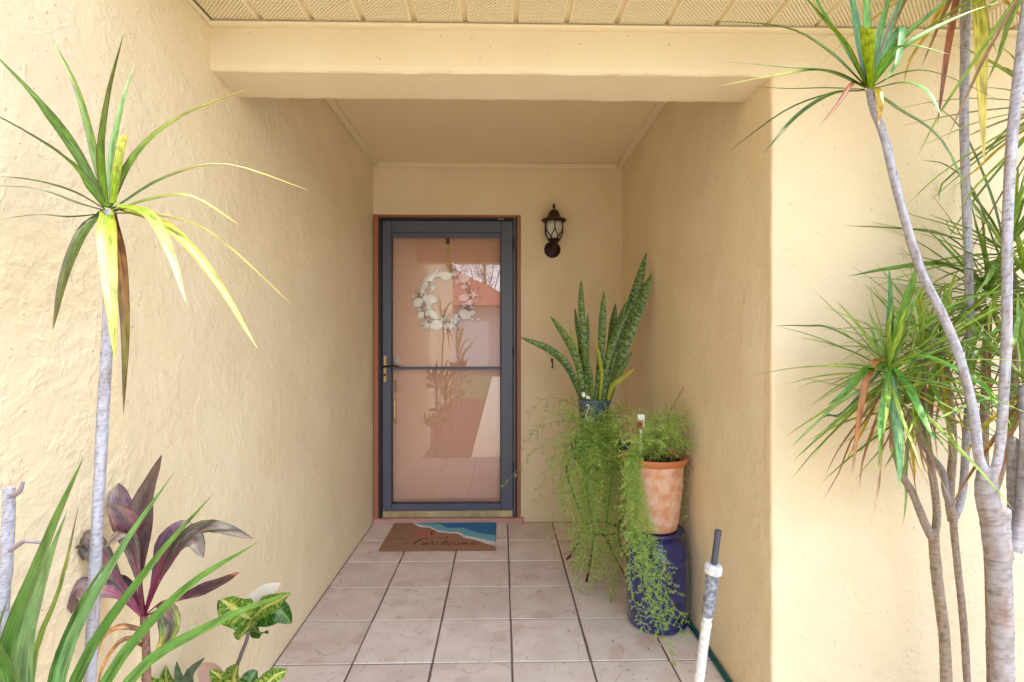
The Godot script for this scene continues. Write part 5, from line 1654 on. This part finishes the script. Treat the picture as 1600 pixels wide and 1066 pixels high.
	obj("branch", trunk([P(1550, 752, g), P(1560, 715, g), P(1566, 660, g), P(1573, 520, g), P(1574, 380, g), P(1578, 270, g), P(1588, 150, g), P(1604, 20, g), P(1616, -60, g)], 0.0092, 0.0107, pale, gray2, 0.011), M.bark, r3)
	obj("branch", trunk([P(1575, 850, g + 0.02), P(1586, 800, g + 0.03), P(1584, 740, g + 0.03), P(1583, 682, g + 0.03)], 0.0163, 0.0107, gray1, gray2, 0.02), M.bark, r3)
	obj("branch", trunk([P(1580, 860, g), P(1600, 800, g), P(1606, 700, g), P(1600, 600, g + 0.04)], 0.0192, 0.0118, gray1, pdark, 0.016), M.bark, r3)
	var red := L(118, 62, 40)
	drawn(r3, [
		[[[1354, 138], [1325, 78], [1285, 30], [1240, -25]], 25, -0.06, G.call([150, 190, 40], [130, 176, 30]), {"edge": red}],
		[[[1356, 136], [1353, 70], [1352, 10], [1350, -70]], 22, -0.03, G.call([110, 160, 30], [100, 150, 40]), {"edge": red}],
		[[[1356, 140], [1353, 100], [1352, 70], [1352, 44]], 24, -0.1, G.call([164, 190, 30], [176, 196, 50]), {"blunt": true}],
		[[[1352, 136], [1290, 78], [1220, 42], [1088, 32]], 14, 0.08, G.call([120, 156, 60], [120, 160, 40]), {"edge": red}],
		[[[1352, 136], [1300, 112], [1230, 106], [1112, 94]], 11, -0.12, G.call([110, 150, 60], [190, 196, 160])],
		[[[1352, 138], [1290, 112], [1230, 116], [1126, 134]], 13, -0.14, G.call([104, 150, 40], [190, 190, 90])],
		[[[1352, 140], [1290, 138], [1230, 139], [1172, 134]], 7, 0.1, G.call([96, 124, 40], [96, 116, 40])],
		[[[1352, 142], [1295, 148], [1225, 175], [1138, 237]], 10, 0.1, G.call([84, 108, 34], [80, 96, 30])],
		[[[1352, 142], [1300, 148], [1245, 182], [1193, 240]], 12, -0.08, G.call([84, 112, 34], [78, 96, 30])],
		[[[1350, 132], [1332, 132], [1310, 162], [1282, 196]], 10, -0.08, [[0.0, L(150, 90, 50)], [1.0, L(150, 84, 66)]]],
		[[[1360, 136], [1371, 145], [1374, 168], [1373, 196]], 15, -0.06, [[0.0, L(226, 190, 60)], [1.0, L(200, 140, 40)]], {"edge": L(206, 150, 50)}],
		[[[1360, 134], [1400, 72], [1448, 28], [1505, -20]], 16, -0.06, G.call([120, 160, 40], [96, 136, 40]), {"edge": red}],
		[[[1360, 136], [1412, 76], [1495, 30], [1572, 0]], 20, -0.12, G.call([110, 156, 40], [110, 160, 60]), {"edge": red}],
		[[[1360, 138], [1388, 88], [1420, 72], [1488, 86]], 13, -0.18, G.call([120, 170, 40], [140, 190, 120])],
		[[[1360, 138], [1412, 114], [1470, 116], [1585, 168]], 8, -0.06, G.call([104, 130, 40], [100, 124, 50])],
		[[[1362, 140], [1412, 130], [1446, 142], [1472, 182]], 13, -0.16, G.call([110, 166, 60], [140, 196, 110])],
		[[[1362, 142], [1400, 170], [1470, 220], [1530, 342]], 14, -0.08, G.call([104, 130, 30], [84, 120, 50]), {"edge": red}],
		[[[1357, 134], [1372, 60], [1385, 10], [1398, -50]], 12, 0.05, G.call([104, 146, 40], [84, 124, 40])],
		[[[1354, 134], [1342, 70], [1332, 10], [1320, -60]], 18, 0.06, G.call([96, 144, 84], [90, 136, 60])],
		[[[1358, 134], [1382, 66], [1404, 10], [1432, -50]], 14, 0.08, G.call([130, 166, 110], [96, 136, 80])],
		[[[1358, 136], [1408, 40], [1404, 90], [1384, 126]], 12, -0.1, G.call([110, 160, 90], [96, 150, 60])],
		[[[1354, 136], [1310, 60], [1280, 10], [1262, -40]], 12, 0.09, G.call([110, 150, 40], [90, 130, 40])],
		[[[1358, 136], [1390, 50], [1420, -10], [1450, -40]], 11, 0.1, G.call([150, 96, 60], [160, 110, 70])]], g, 0.9)
	rosette(r3, P(1618, -75, g), 26, 0.34, 0.017, {"low": -1.0})
	rosette(r3, P(1600, 590, g + 0.05), 40, 0.30, 0.014, {"low": -1.2})
	# R4: bushier heads behind, against the wall
	var q := 1.44
	var f4 := Vector3(P(1556, 1066, q).x, -0.06, -q)
	var r4 := thing("dracaena", f4, "bushy dracaena close to the wall behind the thick grey trunk", "plant", "dracaenas")
	obj("trunk", trunk([f4, P(1552, 1066, q), P(1548, 900, q), P(1540, 780, q), P(1538, 660, q), P(1545, 480, q)], 0.0163, 0.0088, tan1, tan2, 0.016), M.bark, r4)
	obj("branch", trunk([P(1540, 800, q), P(1570, 700, q), P(1590, 500, q), P(1575, 400, q)], 0.0133, 0.0089, tan1, tan2, 0.014), M.bark, r4)
	rosette(r4, P(1546, 455, q), 58, 0.36, 0.014, {"low": -1.15})
	rosette(r4, P(1572, 385, q), 46, 0.36, 0.016, {"low": -0.9})
	drawn(r4, [
		[[[1546, 430], [1480, 370], [1400, 358], [1318, 353]], 9, -0.05, G.call([92, 118, 36], [84, 104, 34])],
		[[[1540, 440], [1470, 415], [1400, 420], [1325, 432]], 15, -0.06, G.call([110, 140, 40], [96, 126, 40])],
		[[[1560, 400], [1520, 300], [1480, 260], [1440, 250]], 10, -0.03, G.call([96, 126, 46], [84, 110, 40])],
		[[[1570, 390], [1545, 300], [1500, 200], [1440, 150]], 9, 0.0, G.call([96, 126, 46], [84, 110, 40])]], q, 1.05)
	var u := 1.30
	var f5 := Vector3(P(1650, 1066, u).x, -0.06, -u)
	var r5 := thing("dracaena", f5, "tall dracaena at the outer end of the planting with leaves reaching over the others", "plant", "dracaenas")
	obj("trunk", trunk([f5, P(1650, 1000, u), P(1660, 700, u), P(1650, 400, u), P(1640, 170, u)], 0.0252, 0.0100, gray1, gray2, 0.02), M.bark, r5)
	obj("branch", trunk([P(1655, 760, u), P(1625, 690, u), P(1612, 560, u)], 0.0163, 0.0104, gray1, gray2, 0.014), M.bark, r5)
	rosette(r5, P(1640, 155, u), 46, 0.36, 0.015, {"low": -1.1})
	rosette(r5, P(1612, 440, u), 44, 0.32, 0.015, {"low": -1.2})

# ---------------------------------------------------------------- what the door glass mirrors

func build_beyond() -> void:
	var c := Vector3(-3.0, -0.1, 19.0)
	var n := thing("neighbour_house", c, "pale house with a terracotta roof across the street", "house")
	var pale := mat(214, 196, 196, 0.85)
	var tiles := mat(176, 96, 74, 0.8)
	bx("wall", Vector3(-7.5, -0.3, 17), Vector3(0.4, 3.0, 25), pale, n, 0.01)
	var rf := MB.new()
	var v := []
	for q: Vector3 in [Vector3(-8.2, 2.9, 16.2), Vector3(1.1, 2.9, 16.2), Vector3(1.1, 2.9, 25.8), Vector3(-8.2, 2.9, 25.8), Vector3(-4, 5.4, 21), Vector3(-3, 5.4, 21)]: v.append(q)
	for f: Array in [[0, 1, 5, 4], [1, 2, 5], [2, 3, 4, 5], [3, 0, 4], [3, 2, 1, 0]]:
		var id: Array[int] = []
		for k in f: id.append(rf.vert(v[k]))
		if f.size() == 4: rf.quad(id[0], id[1], id[2], id[3])
		else: rf.tri(id[0], id[1], id[2])
	obj("roof", rf, tiles, n)
	bx("garage_door", Vector3(-3.6, -0.1, 16.95), Vector3(-0.6, 2.2, 17.02), M.white, n, 0.01)
	for x: float in [-6.6, -5.1]:
		var wd := bx("window", Vector3(x, 0.9, 16.96), Vector3(x + 1.3, 2.1, 17.03), M.white, n, 0.01)
		bx("pane", Vector3(x + 0.08, 0.98, 16.94), Vector3(x + 1.22, 2.02, 16.97), M.dark, wd, 0.005)
	for t: Array in [[-7.0, 8.5, 4.6, "round leafy tree on the lawn before the neighbouring house"], [-1.2, 28.0, 9.5, "tall leafy tree rising behind the neighbouring house"], [13.5, 9.5, 5.0, "leafy tree on the open lawn past the driveway"]]:
		var b := Vector3(t[0], -0.1, t[1])
		var hgt: float = t[2]
		var tr := thing("shade_tree", b, t[3], "tree", "shade trees")
		obj("trunk", trunk([b, b + Vector3(0.1, hgt * 0.25, 0), b + Vector3(0.05, hgt * 0.5, 0.05), b + Vector3(0, hgt * 0.8, 0)], 0.1600, 0.0600, L(120, 104, 90), L(80, 68, 60), 0.2), M.bark, tr)
		for k in 5:
			var a := TAU * k / 5 + rr(0, 1)
			var s := b + Vector3(0.06, hgt * rr(0.35, 0.55), 0.03)
			obj("limb", trunk([s, s + Vector3(cos(a) * 0.5, 0.5, sin(a) * 0.5), s + Vector3(cos(a) * 1.1, hgt * 0.25, sin(a) * 1.1)], 0.0600, 0.0200, L(120, 104, 90), L(80, 68, 60), 0.3), M.bark, tr)
		var lv := MB.new()
		for clump in 46:
			var q := b + Vector3(0, hgt * 0.68, 0) + Vector3(rng.randfn(0, 0.5), rng.randfn(0, 0.32), rng.randfn(0, 0.5)) * hgt * 0.4
			for k in 70:
				var p := q + Vector3(rng.randfn(), rng.randfn() * 0.7, rng.randfn()) * 0.26
				var dir := Vector3(rr(-1, 1), rr(-1, 0.6), rr(-1, 1)).normalized() * rr(0.08, 0.14)
				var sd := dir.cross(Vector3(rr(-1, 1), rr(-1, 1), rr(-1, 1))).normalized() * 0.03
				var col := L(70, 96, 40).lerp(L(104, 124, 52), rng.randf())
				var i := lv.vert(p, col); var j := lv.vert(p + dir * 0.5 + sd, col); var m := lv.vert(p + dir, col); var o := lv.vert(p + dir * 0.5 - sd, col)
				lv.quad(i, j, m, o)
		obj("crown", lv, M.leaf, tr)

# ---------------------------------------------------------------- scene

func _ready() -> void:
	rng.seed = 20240611
	var cam := Camera3D.new()
	cam.name = "camera"
	cam.position = EYE
	cam.rotation = Vector3(0, -YAW, 0)
	cam.fov = rad_to_deg(2.0 * atan(533.0 / F))
	cam.near = 0.05
	cam.far = 800.0
	cam.current = true
	add_child(cam)
	var env := Environment.new()
	var sky := ProceduralSkyMaterial.new()
	sky.sky_top_color = Color(0.66, 0.76, 0.90)
	sky.sky_horizon_color = Color(0.98, 0.99, 1.0)
	sky.sky_curve = 0.3
	sky.ground_horizon_color = Color(0.5, 0.52, 0.45)
	sky.ground_bottom_color = Color(0.3, 0.32, 0.25)
	env.background_mode = Environment.BG_SKY
	env.sky = Sky.new()
	env.sky.sky_material = sky
	env.background_energy_multiplier = 2.3
	env.tonemap_mode = Environment.TONE_MAPPER_LINEAR
	env.tonemap_exposure = 1.9
	env.sdfgi_enabled = true
	env.ssao_enabled = true
	env.ssil_enabled = true
	var we := WorldEnvironment.new()
	we.name = "environment"
	we.environment = env
	add_child(we)
	var sun := DirectionalLight3D.new()
	sun.name = "sun"
	sun.light_color = Color(1.0, 0.96, 0.90)
	sun.light_energy = 0.85
	sun.light_angular_distance = 0.55
	sun.shadow_enabled = true
	sun.rotation_degrees = Vector3(-80, 16, 0)   # near noon: the sun lights the garden and the paving, the porch is in open shade
	add_child(sun)
	make_materials()
	build_ground()
	build_house()
	build_small_things()
	build_wreath()
	build_lantern()
	build_pots()
	build_litter()
	build_left_plants()
	build_right_plants()
	build_beyond()
